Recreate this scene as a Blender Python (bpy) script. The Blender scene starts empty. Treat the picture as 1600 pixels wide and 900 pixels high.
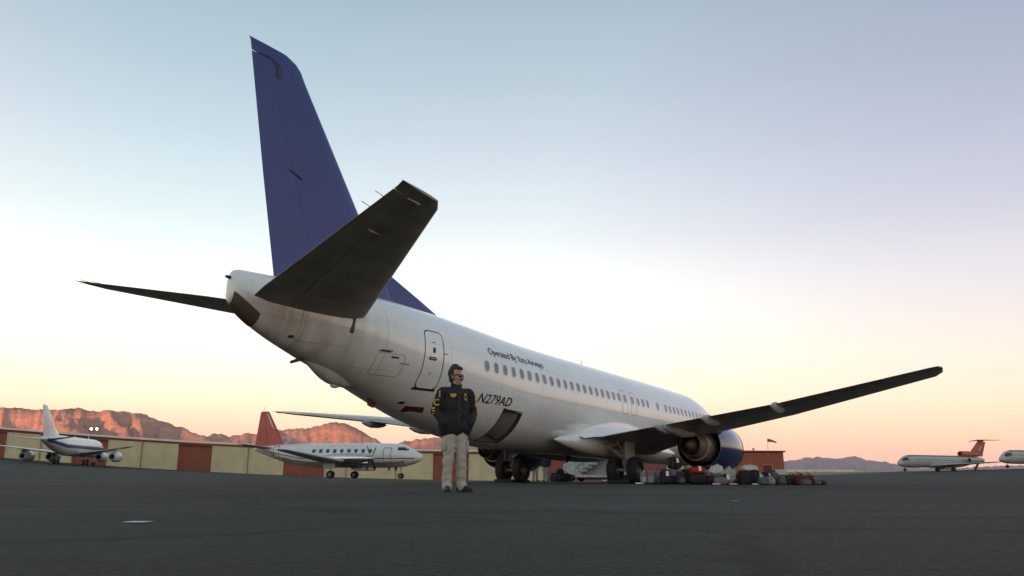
import bpy, bmesh, math, random
import numpy as np
from mathutils import Vector, Matrix, noise
from mathutils.bvhtree import BVHTree

random.seed(7)
S = bpy.context.scene
COL = S.collection
PI = math.pi
R = math.radians

# ------------------------------------------------------------------ camera
CAM_H, PITCH, ROLL, FPX = 0.2053, 0.2271, 0.006, 1280.8
cd = bpy.data.cameras.new('camera')
cam = bpy.data.objects.new('camera', cd); COL.objects.link(cam)
f_ = Vector((0, math.cos(PITCH), math.sin(PITCH)))
r0 = Vector((1, 0, 0)); u0 = r0.cross(f_)
r_ = r0*math.cos(ROLL) + u0*math.sin(ROLL)
u_ = -r0*math.sin(ROLL) + u0*math.cos(ROLL)
cam.matrix_world = Matrix(((r_.x, u_.x, -f_.x, 0), (r_.y, u_.y, -f_.y, 0), (r_.z, u_.z, -f_.z, CAM_H), (0, 0, 0, 1)))
cd.sensor_width = 36.0; cd.lens = FPX/1600*36
cd.clip_start = 0.05; cd.clip_end = 60000
S.camera = cam

# ------------------------------------------------------------------ sky and sun
SUN_AZ, SUN_EL = -155.0, 1.0          # degrees from the view axis (minus = left), elevation
def lin(c):
    return tuple((x/255/12.92 if x/255 <= .04045 else ((x/255+.055)/1.055)**2.4) for x in c)
w = bpy.data.worlds.new('World'); S.world = w; w.use_nodes = True
nt = w.node_tree; nt.nodes.clear()
def N(t, **k):
    n = nt.nodes.new(t)
    for a, b in k.items(): setattr(n, a, b)
    return n
def L(a, b): nt.links.new(a, b)
out = N('ShaderNodeOutputWorld'); bg = N('ShaderNodeBackground')
tc = N('ShaderNodeTexCoord'); sep = N('ShaderNodeSeparateXYZ'); L(tc.outputs['Generated'], sep.inputs[0])
ramp = N('ShaderNodeValToRGB'); ramp.color_ramp.interpolation = 'B_SPLINE'
stops = [(0.0, (1.02, .46, .31)), (.032, (1.05, .55, .37)), (.058, (1.05, .64, .43)), (.084, (1.04, .76, .53)), (.124, (1.03, .89, .70)), (.155, (1.0, .93, .75)), (.187, (.93, .90, .79)), (.24, (.77, .785, .755)),
         (.285, (.63, .67, .68)), (.351, (.50, .555, .61)), (.40, (.43, .49, .55)), (.448, (.37, .44, .505)), (.535, (.285, .355, .42)), (.75, (.19, .26, .32)), (1.0, (.14, .205, .28))]
cr = ramp.color_ramp
while len(cr.elements) < len(stops): cr.elements.new(.5)
for e, (p, c) in zip(cr.elements, stops):
    e.position = p; e.color = (*c, 1)
L(sep.outputs['Z'], ramp.inputs[0])
# above the horizon glow the sky is brighter on the sun's side and duller away from it
dot = N('ShaderNodeVectorMath', operation='DOT_PRODUCT'); L(tc.outputs['Generated'], dot.inputs[0])
dot.inputs[1].default_value = (math.sin(R(-130)), math.cos(R(-130)), 0)
mp = N('ShaderNodeMapRange'); mp.inputs['From Min'].default_value = -1; mp.inputs['From Max'].default_value = 1
L(dot.outputs['Value'], mp.inputs['Value'])
azr = N('ShaderNodeValToRGB'); azr.color_ramp.interpolation = 'B_SPLINE'
az_stops = [(.0, (.64, .60, .72)), (.03, (.68, .64, .75)), (.10, (.84, .82, .88)), (.18, (1.02, 1.02, 1.02)), (.30, (.93, 1.12, 1.08)), (.45, (.88, 1.18, 1.13)), (.7, (1.4, 1.42, 1.3)), (1.0, (1.75, 1.72, 1.5))]
while len(azr.color_ramp.elements) < len(az_stops): azr.color_ramp.elements.new(.5)
for e, (p, c) in zip(azr.color_ramp.elements, az_stops): e.position = p; e.color = (*c, 1)
L(mp.outputs[0], azr.inputs[0])
lift = N('ShaderNodeMapRange', interpolation_type='SMOOTHSTEP'); lift.inputs['From Min'].default_value = .02; lift.inputs['From Max'].default_value = .18
L(sep.outputs['Z'], lift.inputs['Value'])
mul = N('ShaderNodeMix', data_type='RGBA', blend_type='MULTIPLY'); L(lift.outputs[0], mul.inputs[0])
L(ramp.outputs[0], mul.inputs[6]); L(azr.outputs[0], mul.inputs[7])
sky = N('ShaderNodeTexSky', sky_type='NISHITA'); sky.sun_disc = False
sky.sun_elevation = R(SUN_EL); sky.sun_rotation = R(SUN_AZ)
sc_ = N('ShaderNodeMix', data_type='RGBA', blend_type='ADD'); sc_.inputs[0].default_value = .02
L(mul.outputs[2], sc_.inputs[6]); L(sky.outputs[0], sc_.inputs[7])
L(sc_.outputs[2], bg.inputs[0]); bg.inputs[1].default_value = 1.0
L(bg.outputs[0], out.inputs[0])

sd = bpy.data.lights.new('sun', 'SUN'); sd.energy = 5.0; sd.angle = R(.5); sd.color = (1, .41, .25)
sun = bpy.data.objects.new('sun', sd); COL.objects.link(sun)
sv = Vector((math.sin(R(SUN_AZ))*math.cos(R(SUN_EL)), math.cos(R(SUN_AZ))*math.cos(R(SUN_EL)), math.sin(R(SUN_EL))))
sun.rotation_euler = sv.to_track_quat('Z', 'Y').to_euler()
S.view_settings.view_transform = 'Standard'; S.view_settings.look = 'None'
S.view_settings.exposure = 0.52; S.view_settings.gamma = 1; S.view_settings.use_curve_mapping = False
S.render.engine = 'CYCLES'
S.cycles.use_denoising = True
S.cycles.volume_bounces = 0

# ------------------------------------------------------------------ materials
MATS = {}
def mat(name, col, rough=.6, metal=0, coat=0, var=.12, scale=3.0, bump=0, bscale=20, spec=.5, var2=None, emit=None, stretch=(1, 1, 1)):
    """Principled with a noise-varied base colour and optional fine relief."""
    if name in MATS: return MATS[name]
    m = bpy.data.materials.new(name); m.use_nodes = True; t = m.node_tree
    p = t.nodes['Principled BSDF']
    p.inputs['Roughness'].default_value = rough; p.inputs['Metallic'].default_value = metal
    p.inputs['Coat Weight'].default_value = coat; p.inputs['Coat Roughness'].default_value = .08
    p.inputs['Specular IOR Level'].default_value = spec
    co = t.nodes.new('ShaderNodeTexCoord'); mpn = t.nodes.new('ShaderNodeMapping'); mpn.inputs['Scale'].default_value = stretch
    t.links.new(co.outputs['Object'], mpn.inputs[0])
    nz = t.nodes.new('ShaderNodeTexNoise'); nz.inputs['Scale'].default_value = scale; nz.inputs['Detail'].default_value = 6
    t.links.new(mpn.outputs[0], nz.inputs['Vector'])
    rp = t.nodes.new('ShaderNodeValToRGB')
    a = rp.color_ramp.elements[0]; b = rp.color_ramp.elements[1]
    a.position = .3; b.position = .7
    a.color = (*(var2 if var2 else [c*(1-var) for c in col]), 1); b.color = (*[min(1, c*(1+var*.6)) for c in col], 1)
    t.links.new(nz.outputs['Fac'], rp.inputs[0]); t.links.new(rp.outputs[0], p.inputs['Base Color'])
    if bump:
        n2 = t.nodes.new('ShaderNodeTexNoise'); n2.inputs['Scale'].default_value = bscale; n2.inputs['Detail'].default_value = 4
        t.links.new(co.outputs['Object'], n2.inputs['Vector'])
        bp = t.nodes.new('ShaderNodeBump'); bp.inputs['Strength'].default_value = bump; bp.inputs['Distance'].default_value = .02
        t.links.new(n2.outputs['Fac'], bp.inputs['Height']); t.links.new(bp.outputs[0], p.inputs['Normal'])
    if emit:
        p.inputs['Emission Color'].default_value = (*emit[0], 1); p.inputs['Emission Strength'].default_value = emit[1]
    MATS[name] = m
    return m

def paint_mat():
    """White aircraft paint: gloss, faint panel grime, brown exhaust and fluid stains with their own shapes round the tail."""
    m = bpy.data.materials.new('aircraft_white'); m.use_nodes = True; t = m.node_tree; p = t.nodes['Principled BSDF']
    nd, lk = t.nodes.new, t.links.new
    p.inputs['Roughness'].default_value = .32; p.inputs['Coat Weight'].default_value = 1; p.inputs['Coat Roughness'].default_value = .045; p.inputs['Coat IOR'].default_value = 1.6
    co = nd('ShaderNodeTexCoord'); sx = nd('ShaderNodeSeparateXYZ'); lk(co.outputs['Object'], sx.inputs[0])
    mp1 = nd('ShaderNodeMapping'); mp1.inputs['Scale'].default_value = (.5, .5, 1.5); lk(co.outputs['Object'], mp1.inputs[0])
    n1 = nd('ShaderNodeTexNoise'); n1.inputs['Scale'].default_value = 1.2; n1.inputs['Detail'].default_value = 8; lk(mp1.outputs[0], n1.inputs[0])
    r1 = nd('ShaderNodeValToRGB'); r1.color_ramp.elements[0].color = (.79, .80, .78, 1); r1.color_ramp.elements[1].color = (.87, .88, .87, 1)
    r1.color_ramp.elements[0].position = .25; r1.color_ramp.elements[1].position = .6; lk(n1.outputs['Fac'], r1.inputs[0])
    # tail stains: streaks that run down the skin below the stabiliser
    mp2 = nd('ShaderNodeMapping'); mp2.inputs['Scale'].default_value = (1.9, .7, .5); mp2.inputs['Rotation'].default_value = (0, R(-12), 0); lk(co.outputs['Object'], mp2.inputs[0])
    n2 = nd('ShaderNodeTexNoise'); n2.inputs['Scale'].default_value = 1.1; n2.inputs['Detail'].default_value = 7; n2.inputs['Roughness'].default_value = .6; lk(mp2.outputs[0], n2.inputs[0])
    gx = nd('ShaderNodeMapRange'); gx.interpolation_type = 'SMOOTHSTEP'; gx.inputs[1].default_value = 10.4; gx.inputs[2].default_value = 15.2; lk(sx.outputs['X'], gx.inputs[0])
    gz = nd('ShaderNodeMapRange'); gz.interpolation_type = 'SMOOTHSTEP'; gz.inputs[1].default_value = 5.0; gz.inputs[2].default_value = 3.9; lk(sx.outputs['Z'], gz.inputs[0])
    mu = nd('ShaderNodeMath'); mu.operation = 'MULTIPLY'; lk(gx.outputs[0], mu.inputs[0]); lk(gz.outputs[0], mu.inputs[1])
    rs = nd('ShaderNodeMapRange'); rs.inputs[1].default_value = .36; rs.inputs[2].default_value = .66; lk(n2.outputs['Fac'], rs.inputs[0])
    m2 = nd('ShaderNodeMath'); m2.operation = 'MULTIPLY'; lk(mu.outputs[0], m2.inputs[0]); lk(rs.outputs[0], m2.inputs[1])
    m3 = nd('ShaderNodeMath'); m3.operation = 'MULTIPLY_ADD'; lk(mu.outputs[0], m3.inputs[0]); m3.inputs[1].default_value = .17; 
    m4 = nd('ShaderNodeMath'); m4.operation = 'MULTIPLY'; lk(m2.outputs[0], m4.inputs[0]); m4.inputs[1].default_value = .42; lk(m4.outputs[0], m3.inputs[2])
    mx = nd('ShaderNodeMix'); mx.data_type = 'RGBA'; lk(m3.outputs[0], mx.inputs[0]); lk(r1.outputs[0], mx.inputs[6]); mx.inputs[7].default_value = (.23, .165, .10, 1)
    # belly: streaky brown tone growing stronger towards the underside
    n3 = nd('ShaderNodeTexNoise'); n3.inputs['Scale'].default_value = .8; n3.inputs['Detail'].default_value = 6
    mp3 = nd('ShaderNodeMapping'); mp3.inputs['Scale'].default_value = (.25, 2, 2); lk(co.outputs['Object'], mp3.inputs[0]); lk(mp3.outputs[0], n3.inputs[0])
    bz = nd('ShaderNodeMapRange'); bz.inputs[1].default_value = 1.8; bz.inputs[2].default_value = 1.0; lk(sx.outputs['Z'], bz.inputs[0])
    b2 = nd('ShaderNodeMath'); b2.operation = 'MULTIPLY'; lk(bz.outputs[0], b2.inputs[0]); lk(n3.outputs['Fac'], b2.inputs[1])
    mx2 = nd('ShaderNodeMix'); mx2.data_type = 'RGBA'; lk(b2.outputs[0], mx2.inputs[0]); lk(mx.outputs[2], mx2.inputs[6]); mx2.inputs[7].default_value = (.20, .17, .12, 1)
    jm = nd('ShaderNodeMath'); jm.operation = 'PINGPONG'; lk(sx.outputs['X'], jm.inputs[0]); jm.inputs[1].default_value = 1.27
    j2 = nd('ShaderNodeMapRange'); j2.inputs[1].default_value = .006; j2.inputs[2].default_value = .016; j2.inputs[3].default_value = .72; j2.inputs[4].default_value = 1; lk(jm.outputs[0], j2.inputs[0])
    zm = nd('ShaderNodeMath'); zm.operation = 'PINGPONG'; lk(sx.outputs['Z'], zm.inputs[0]); zm.inputs[1].default_value = .48
    z2 = nd('ShaderNodeMapRange'); z2.inputs[1].default_value = .004; z2.inputs[2].default_value = .012; z2.inputs[3].default_value = .80; z2.inputs[4].default_value = 1; lk(zm.outputs[0], z2.inputs[0])
    jj = nd('ShaderNodeMath'); jj.operation = 'MULTIPLY'; lk(j2.outputs[0], jj.inputs[0]); lk(z2.outputs[0], jj.inputs[1])
    mx4 = nd('ShaderNodeMix'); mx4.data_type = 'RGBA'; mx4.blend_type = 'MULTIPLY'; mx4.inputs[0].default_value = 1; lk(mx2.outputs[2], mx4.inputs[6]); lk(jj.outputs[0], mx4.inputs[7])
    lk(mx4.outputs[2], p.inputs['Base Color'])
    rr = nd('ShaderNodeMapRange'); rr.inputs[3].default_value = 1.0; rr.inputs[4].default_value = .05; lk(m3.outputs[0], rr.inputs[0]); lk(rr.outputs[0], p.inputs['Coat Weight'])
    # skin lap joints and frames, a very shallow relief
    w1 = nd('ShaderNodeTexNoise'); w1.inputs['Scale'].default_value = 1.6; w1.inputs['Detail'].default_value = 2; lk(co.outputs['Object'], w1.inputs[0])
    bp = nd('ShaderNodeBump'); bp.inputs['Strength'].default_value = .05; bp.inputs['Distance'].default_value = .04; lk(w1.outputs['Fac'], bp.inputs['Height'])
    lk(bp.outputs[0], p.inputs['Normal']); lk(bp.outputs[0], p.inputs['Coat Normal'])
    return m
M_WHITE = paint_mat()
M_BLUE = mat('tail_blue', (.017, .035, .205), .38, coat=.15, var=.10, scale=.7, bump=.05, bscale=3)
M_NACBLUE = mat('nacelle_blue', (.02, .04, .17), .22, coat=.8, var=.10, scale=1.5)
M_GREY = mat('wing_grey', (.46, .44, .40), .45, coat=.1, var=.25, scale=1.5, bump=.08, bscale=4)
M_GREYD = mat('stabilizer_grey', (.37, .355, .31), .55, var=.28, scale=1.4, bump=.08, bscale=4)
M_LGREY = mat('fairing_grey', (.50, .50, .47), .4, coat=.2, var=.2, scale=2)
M_SEAM = mat('dark_seam', (.06, .055, .05), .7)
M_SLOT = mat('dark_slot', (.012, .012, .02), .7)
M_METAL = mat('bare_metal', (.38, .35, .31), .45, metal=.6, var=.2, scale=5)
M_HOT = mat('hot_metal', (.22, .17, .14), .6, metal=.4, var=.25, scale=4)
M_TYRE = mat('tyre_rubber', (.018, .017, .017), .8, var=.4, scale=9, bump=.2, bscale=40)
M_RIM = mat('wheel_rim', (.16, .155, .145), .4, metal=.6, var=.3)
M_STRUT = mat('gear_strut_paint', (.30, .30, .28), .4, var=.3, scale=6)
M_BLACK = mat('black_paint', (.012, .012, .012), .5)
M_INK = mat('lettering_black', (.02, .022, .022), .45)
M_PANE = mat('cabin_pane', (.20, .18, .19), .12, coat=.6, var=.25, scale=2)
M_FRAME = mat('window_frame', (.52, .51, .50), .3, metal=.4)
M_RED = mat('faded_red', (.12, .03, .02), .7, var=.45, scale=6)
M_HOLD = mat('hold_liner', (.06, .052, .04), .8, var=.3, scale=3)

# ------------------------------------------------------------------ mesh helpers
def ob(name, bm, m=None, parent=None, smooth=False, loc=None, ang=None):
    me = bpy.data.meshes.new(name)
    if isinstance(bm, tuple):
        me.from_pydata([tuple(v) for v in bm[0]], [], bm[1]); me.update()
        b = bmesh.new(); b.from_mesh(me); bmesh.ops.recalc_face_normals(b, faces=b.faces); b.to_mesh(me); b.free()
    else:
        bmesh.ops.recalc_face_normals(bm, faces=bm.faces); bm.to_mesh(me); bm.free()
    if m is not None: me.materials.append(m)
    if smooth:
        me.polygons.foreach_set('use_smooth', [True]*len(me.polygons))
        if ang: me.set_sharp_from_angle(angle=R(ang))
    o = bpy.data.objects.new(name, me); COL.objects.link(o)
    if parent: o.parent = parent
    if loc: o.location = loc
    return o
def empty(name, loc, rz=0, label=None, cat=None, group=None):
    o = bpy.data.objects.new(name, None); COL.objects.link(o); o.location = loc; o.rotation_euler = (0, 0, rz)
    tag(o, label, cat, group); return o
def tag(o, label=None, cat=None, group=None, kind=None):
    if label: o['label'] = label
    if cat: o['category'] = cat
    if group: o['group'] = group
    if kind: o['kind'] = kind
    return o
def box(bm, c, s, rot=None):
    r = bmesh.ops.create_cube(bm, size=1)
    M = Matrix.Translation(c) @ (rot.to_matrix().to_4x4() if rot else Matrix.Identity(4)) @ Matrix.Diagonal((*s, 1))
    bmesh.ops.transform(bm, matrix=M, verts=r['verts']); return r['verts']
def boxo(name, c, s, m, parent, rot=None, bev=0):
    bm = bmesh.new(); box(bm, c, s, rot)
    if bev: bmesh.ops.bevel(bm, geom=bm.edges[:], offset=bev, segments=2, affect='EDGES')
    return ob(name, bm, m, parent)
def tube(bm, pts, rads, n=10, cap=True, sq=None):
    """Swept tube through pts with a radius at each."""
    pts = [Vector(p) for p in pts]; rings = []
    if not isinstance(rads, (list, tuple)): rads = [rads]*len(pts)
    up = Vector((0, 0, 1))
    for i, p in enumerate(pts):
        d = (pts[min(i+1, len(pts)-1)] - pts[max(i-1, 0)]).normalized()
        a = d.cross(up if abs(d.z) < .95 else Vector((1, 0, 0))).normalized(); b = a.cross(d).normalized()
        rings.append([bm.verts.new(p + (a*math.cos(2*PI*k/n) + b*math.sin(2*PI*k/n))*rads[i]) for k in range(n)])
    for i in range(len(rings)-1):
        for k in range(n):
            bm.faces.new((rings[i][k], rings[i][(k+1) % n], rings[i+1][(k+1) % n], rings[i+1][k]))
    if cap:
        bm.faces.new(rings[0][::-1]); bm.faces.new(rings[-1])
def tubeo(name, pts, rads, m, parent, n=10):
    bm = bmesh.new(); tube(bm, pts, rads, n); return ob(name, bm, m, parent, True, ang=50)
def lathe(prof, n=40, axis='x', closed=False, origin=(0, 0, 0), sy=1, sz=1, flat=0):
    """Profile of (a, r) revolved round the x axis (or y); flat squashes the underside."""
    V, F = [], []
    o = Vector(origin); m = len(prof)
    for i in range(n):
        t = 2*PI*i/n
        for (a, r) in prof:
            y = math.sin(t)*r*sy; z = math.cos(t)*r*sz
            if z < 0: z *= 1-flat
            V.append(o + (Vector((a, y, z)) if axis == 'x' else Vector((y, a, z))))
    for i in range(n):
        for j in range(m if closed else m-1):
            F.append((i*m+j, i*m+(j+1) % m, ((i+1) % n)*m+(j+1) % m, ((i+1) % n)*m+j))
    return V, F
def yt(c, th):
    return 5*th*(.2969*math.sqrt(max(c, 0)) - .126*c - .3516*c*c + .2843*c**3 - .1036*c**4)
def foil(secs, c0=0, c1=1, n=9, cut=0.0):
    """Loft of partial-chord aerofoil sections. sec = (LE, TE, thickness, up)."""
    V, F, m = [], [], None
    cs = [c0+(c1-c0)*((1-math.cos(PI*i/(n-1)))/2 if c0 == 0 and c1 == 1 else (i/(n-1))**(1.7 if c0 == 0 else 1)) for i in range(n)]
    for (le, te, th, up) in secs:
        le, te, up = Vector(le), Vector(te), Vector(up); ch = (te-le).length
        ring = []
        for c in cs: ring.append(le+(te-le)*c + up*max(yt(c, th), .0015)*ch)
        for c in cs[::-1]: ring.append(le+(te-le)*c - up*max(yt(c, th), .0015)*ch)
        m = len(ring); V += ring
    k = len(secs)
    for i in range(k-1):
        for j in range(m): F.append((i*m+j, i*m+(j+1) % m, (i+1)*m+(j+1) % m, (i+1)*m+j))
    F.append(tuple(range(m))); F.append(tuple((k-1)*m+j for j in range(m)))
    return V, F
def lerp_sec(a, b, t):
    return (Vector(a[0]).lerp(Vector(b[0]), t), Vector(a[1]).lerp(Vector(b[1]), t), a[2]+(b[2]-a[2])*t, Vector(a[3]).lerp(Vector(b[3]), t))
def sec_at(secs, val, ax=1):
    """Section interpolated where LE[ax] == val."""
    for a, b in zip(secs, secs[1:]):
        x0, x1 = a[0][ax], b[0][ax]
        if min(x0, x1)-1e-6 <= val <= max(x0, x1)+1e-6 and x0 != x1: return lerp_sec(a, b, (val-x0)/(x1-x0))
    return secs[-1]
def subsecs(secs, v0, v1, ax=1):
    inner = [s for s in secs if min(v0, v1)+1e-4 < s[0][ax] < max(v0, v1)-1e-4]
    return [sec_at(secs, v0, ax)] + inner + [sec_at(secs, v1, ax)]
def cubic(xs, ys, x):
    """Monotone cubic interpolation."""
    xs = np.asarray(xs, float); ys = np.asarray(ys, float); h = np.diff(xs); d = np.diff(ys)/h
    m = np.zeros(len(xs)); m[0] = d[0]; m[-1] = d[-1]
    for i in range(1, len(xs)-1):
        if d[i-1]*d[i] > 0:
            w1, w2 = 2*h[i]+h[i-1], h[i]+2*h[i-1]; m[i] = (w1+w2)/(w1/d[i-1]+w2/d[i])
    i = min(max(int(np.searchsorted(xs, x)-1), 0), len(xs)-2); t = (x-xs[i])/h[i]; t = min(max(t, 0), 1)
    return ((1+2*t)*(1-t)**2*ys[i] + t*(1-t)**2*h[i]*m[i] + t*t*(3-2*t)*ys[i+1] + t*t*(t-1)*h[i]*m[i+1])
class Fus:
    """A fuselage skin: stations of (x, top, bottom, half width)."""
    def __init__(s, st, zf=.52, x0=0):
        a = np.array(st, float); s.X = a[:, 0]-x0; s.T = a[:, 1]; s.B = a[:, 2]; s.H = a[:, 3]; s.zf = zf
    def par(s, x):
        t, b, h = cubic(s.X, s.T, x), cubic(s.X, s.B, x), cubic(s.X, s.H, x); return t, b, h, b+s.zf*(t-b)
    def pt(s, x, ph):
        t, b, h, c = s.par(x); cz = math.cos(ph)
        return Vector((x, h*math.sin(ph), c+((t-c) if cz > 0 else (c-b))*cz))
    def phi(s, x, z):
        t, b, h, c = s.par(x); q = (z-c)/((t-c) if z > c else (c-b)); return math.acos(max(-1, min(1, q)))
    def at(s, x, z, side=1, off=0):
        ph = s.phi(x, z)*side; p = s.pt(x, ph); e = .01
        n = (s.pt(x+e, ph)-s.pt(x-e, ph)).cross(s.pt(x, ph+e)-s.pt(x, ph-e)).normalized()
        if n.y*side < 0: n = -n
        return p + n*off
    def mesh(s, xs, phs, hole=None):
        V, F = [], []; n = len(phs)
        for x in xs:
            for p in phs: V.append(s.pt(x, p))
        for i in range(len(xs)-1):
            for j in range(n):
                if hole:
                    xm = (xs[i]+xs[i+1])/2; pm = (phs[j]+(phs[(j+1) % n] if j < n-1 else 2*PI))/2
                    if hole[0] < xm < hole[1] and hole[2] < pm < hole[3]: continue
                F.append((i*n+j, i*n+(j+1) % n, (i+1)*n+(j+1) % n, (i+1)*n+j))
        F.append(tuple(range(n))); F.append(tuple((len(xs)-1)*n+j for j in range(n)))
        return V, F
def rrect(w, h, r, n=5):
    pts = []
    for cx, cy, a0 in ((w/2-r, h/2-r, 0), (-w/2+r, h/2-r, 90), (-w/2+r, -h/2+r, 180), (w/2-r, -h/2+r, 270)):
        for k in range(n+1):
            a = R(a0+90*k/n); pts.append((cx+r*math.cos(a), cy+r*math.sin(a)))
    return pts
def patch(fus, x, z, w, h, r, off, side=1, rows=6, shear=0):
    """Rounded rectangle laid on the skin, gridded so that it follows the curve."""
    o = rrect(w, h, r); V, F = [], []
    rings = [1, .66, .33]
    for s in rings:
        for (a, b) in o: V.append(fus.at(x-a*s-shear*b*s, z+b*s, side, off))
    V.append(fus.at(x, z, side, off)); n = len(o)
    for k in range(len(rings)-1):
        for i in range(n): F.append((k*n+i, k*n+(i+1) % n, (k+1)*n+(i+1) % n, (k+1)*n+i))
    for i in range(n): F.append(((len(rings)-1)*n+i, (len(rings)-1)*n+(i+1) % n, len(V)-1))
    return V, F
def outline(fus, x, z, w, h, r, t, off, side=1, n=8):
    o = []; base = rrect(w, h, r, n)
    for i in range(len(base)):     # densify straight runs
        a, b = base[i], base[(i+1) % len(base)]; d = math.dist(a, b); k = max(1, int(d/.12))
        for j in range(k): o.append((a[0]+(b[0]-a[0])*j/k, a[1]+(b[1]-a[1])*j/k))
    V, F = [], []; m = len(o)
    for (a, b) in o:
        V.append(fus.at(x-a, z+b, side, off)); V.append(fus.at(x-a*(1-2*t/w), z+b*(1-2*t/h), side, off))
    for i in range(m):
        j = (i+1) % m; F.append((2*i, 2*j, 2*j+1, 2*i+1))
    return V, F
def text_mesh(body, size, shear=0, sx=1, bold=0):
    c = bpy.data.curves.new('txt', 'FONT'); c.body = body; c.size = size; c.shear = shear; c.resolution_u = 3; c.offset = bold
    o = bpy.data.objects.new('txt', c); COL.objects.link(o)
    bpy.context.view_layer.update(); dg = bpy.context.evaluated_depsgraph_get()
    me = bpy.data.meshes.new_from_object(o.evaluated_get(dg))
    V = [(v.co.x*sx, v.co.y) for v in me.vertices]; F = [tuple(p.vertices) for p in me.polygons]
    bpy.data.objects.remove(o); bpy.data.curves.remove(c); bpy.data.meshes.remove(me)
    return V, F
def superq(sx, sy, sz, e1=.5, e2=.5, nu=20, nv=12, lump=0, seed=0, c=(0, 0, 0), sag=0):
    V, F = [], []; c = Vector(c)
    pw = lambda v, e: math.copysign(abs(v)**e, v)
    for j in range(nv+1):
        b = -PI/2+PI*j/nv
        for i in range(nu):
            a = 2*PI*i/nu
            p = Vector((sx*pw(math.cos(b), e1)*pw(math.cos(a), e2), sy*pw(math.cos(b), e1)*pw(math.sin(a), e2), sz*pw(math.sin(b), e1)))
            if lump: p *= 1+lump*noise.noise(p*(2.2/max(sx, sy, sz))+Vector((seed*7.1, seed*3.3, 0)))
            if sag: k = (p.z/sz+1)/2; p.x *= 1+sag*(1-k)*.5-sag*.6*k; p.y *= 1+sag*(1-k)*.5-sag*.6*k
            V.append(p+c)
    for j in range(nv):
        for i in range(nu): F.append((j*nu+i, j*nu+(i+1) % nu, (j+1)*nu+(i+1) % nu, (j+1)*nu+i))
    return V, F

# ------------------------------------------------------------------ ground
def sstep(a, b, x):
    t = min(max((x-a)/(b-a), 0), 1); return t*t*(3-2*t)
def gz(x, y):
    """Height of the terrain: a flat apron that falls gently away and rises to both sides."""
    D = y
    z = -.0035*min(max(D-45, 0), 255)
    k = .00033*min(-x, 140)**2 if x < 0 else .00019*min(x, 150)**2
    z += k*sstep(25, 100, D)
    z += .0035*max(min(D, 5000)-350, 0)
    return z
def at(u, D, v=None):
    """World point at forward distance D whose column is u (photograph pixels); z on the terrain, or at row v."""
    vh = 450
    d = r_*((u-800)/FPX)+f_
    # column direction depends a little on the row because of the roll: two refinements are plenty
    row = 746
    for _ in range(3):
        d = r_*((u-800)/FPX)+u_*((450-row)/FPX)+f_
        x = d.x/d.y*D
        if v is None:
            z = gz(x, D); p = Vector((x, D, z-CAM_H)); row = 450-FPX*(p.dot(u_)/p.dot(f_))
        else:
            row = v; z = CAM_H+d.z/d.y*D
    if v is not None:
        d = r_*((u-800)/FPX)+u_*((450-v)/FPX)+f_; x = d.x/d.y*D; z = CAM_H+d.z/d.y*D
    return Vector((x, D, z))

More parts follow.
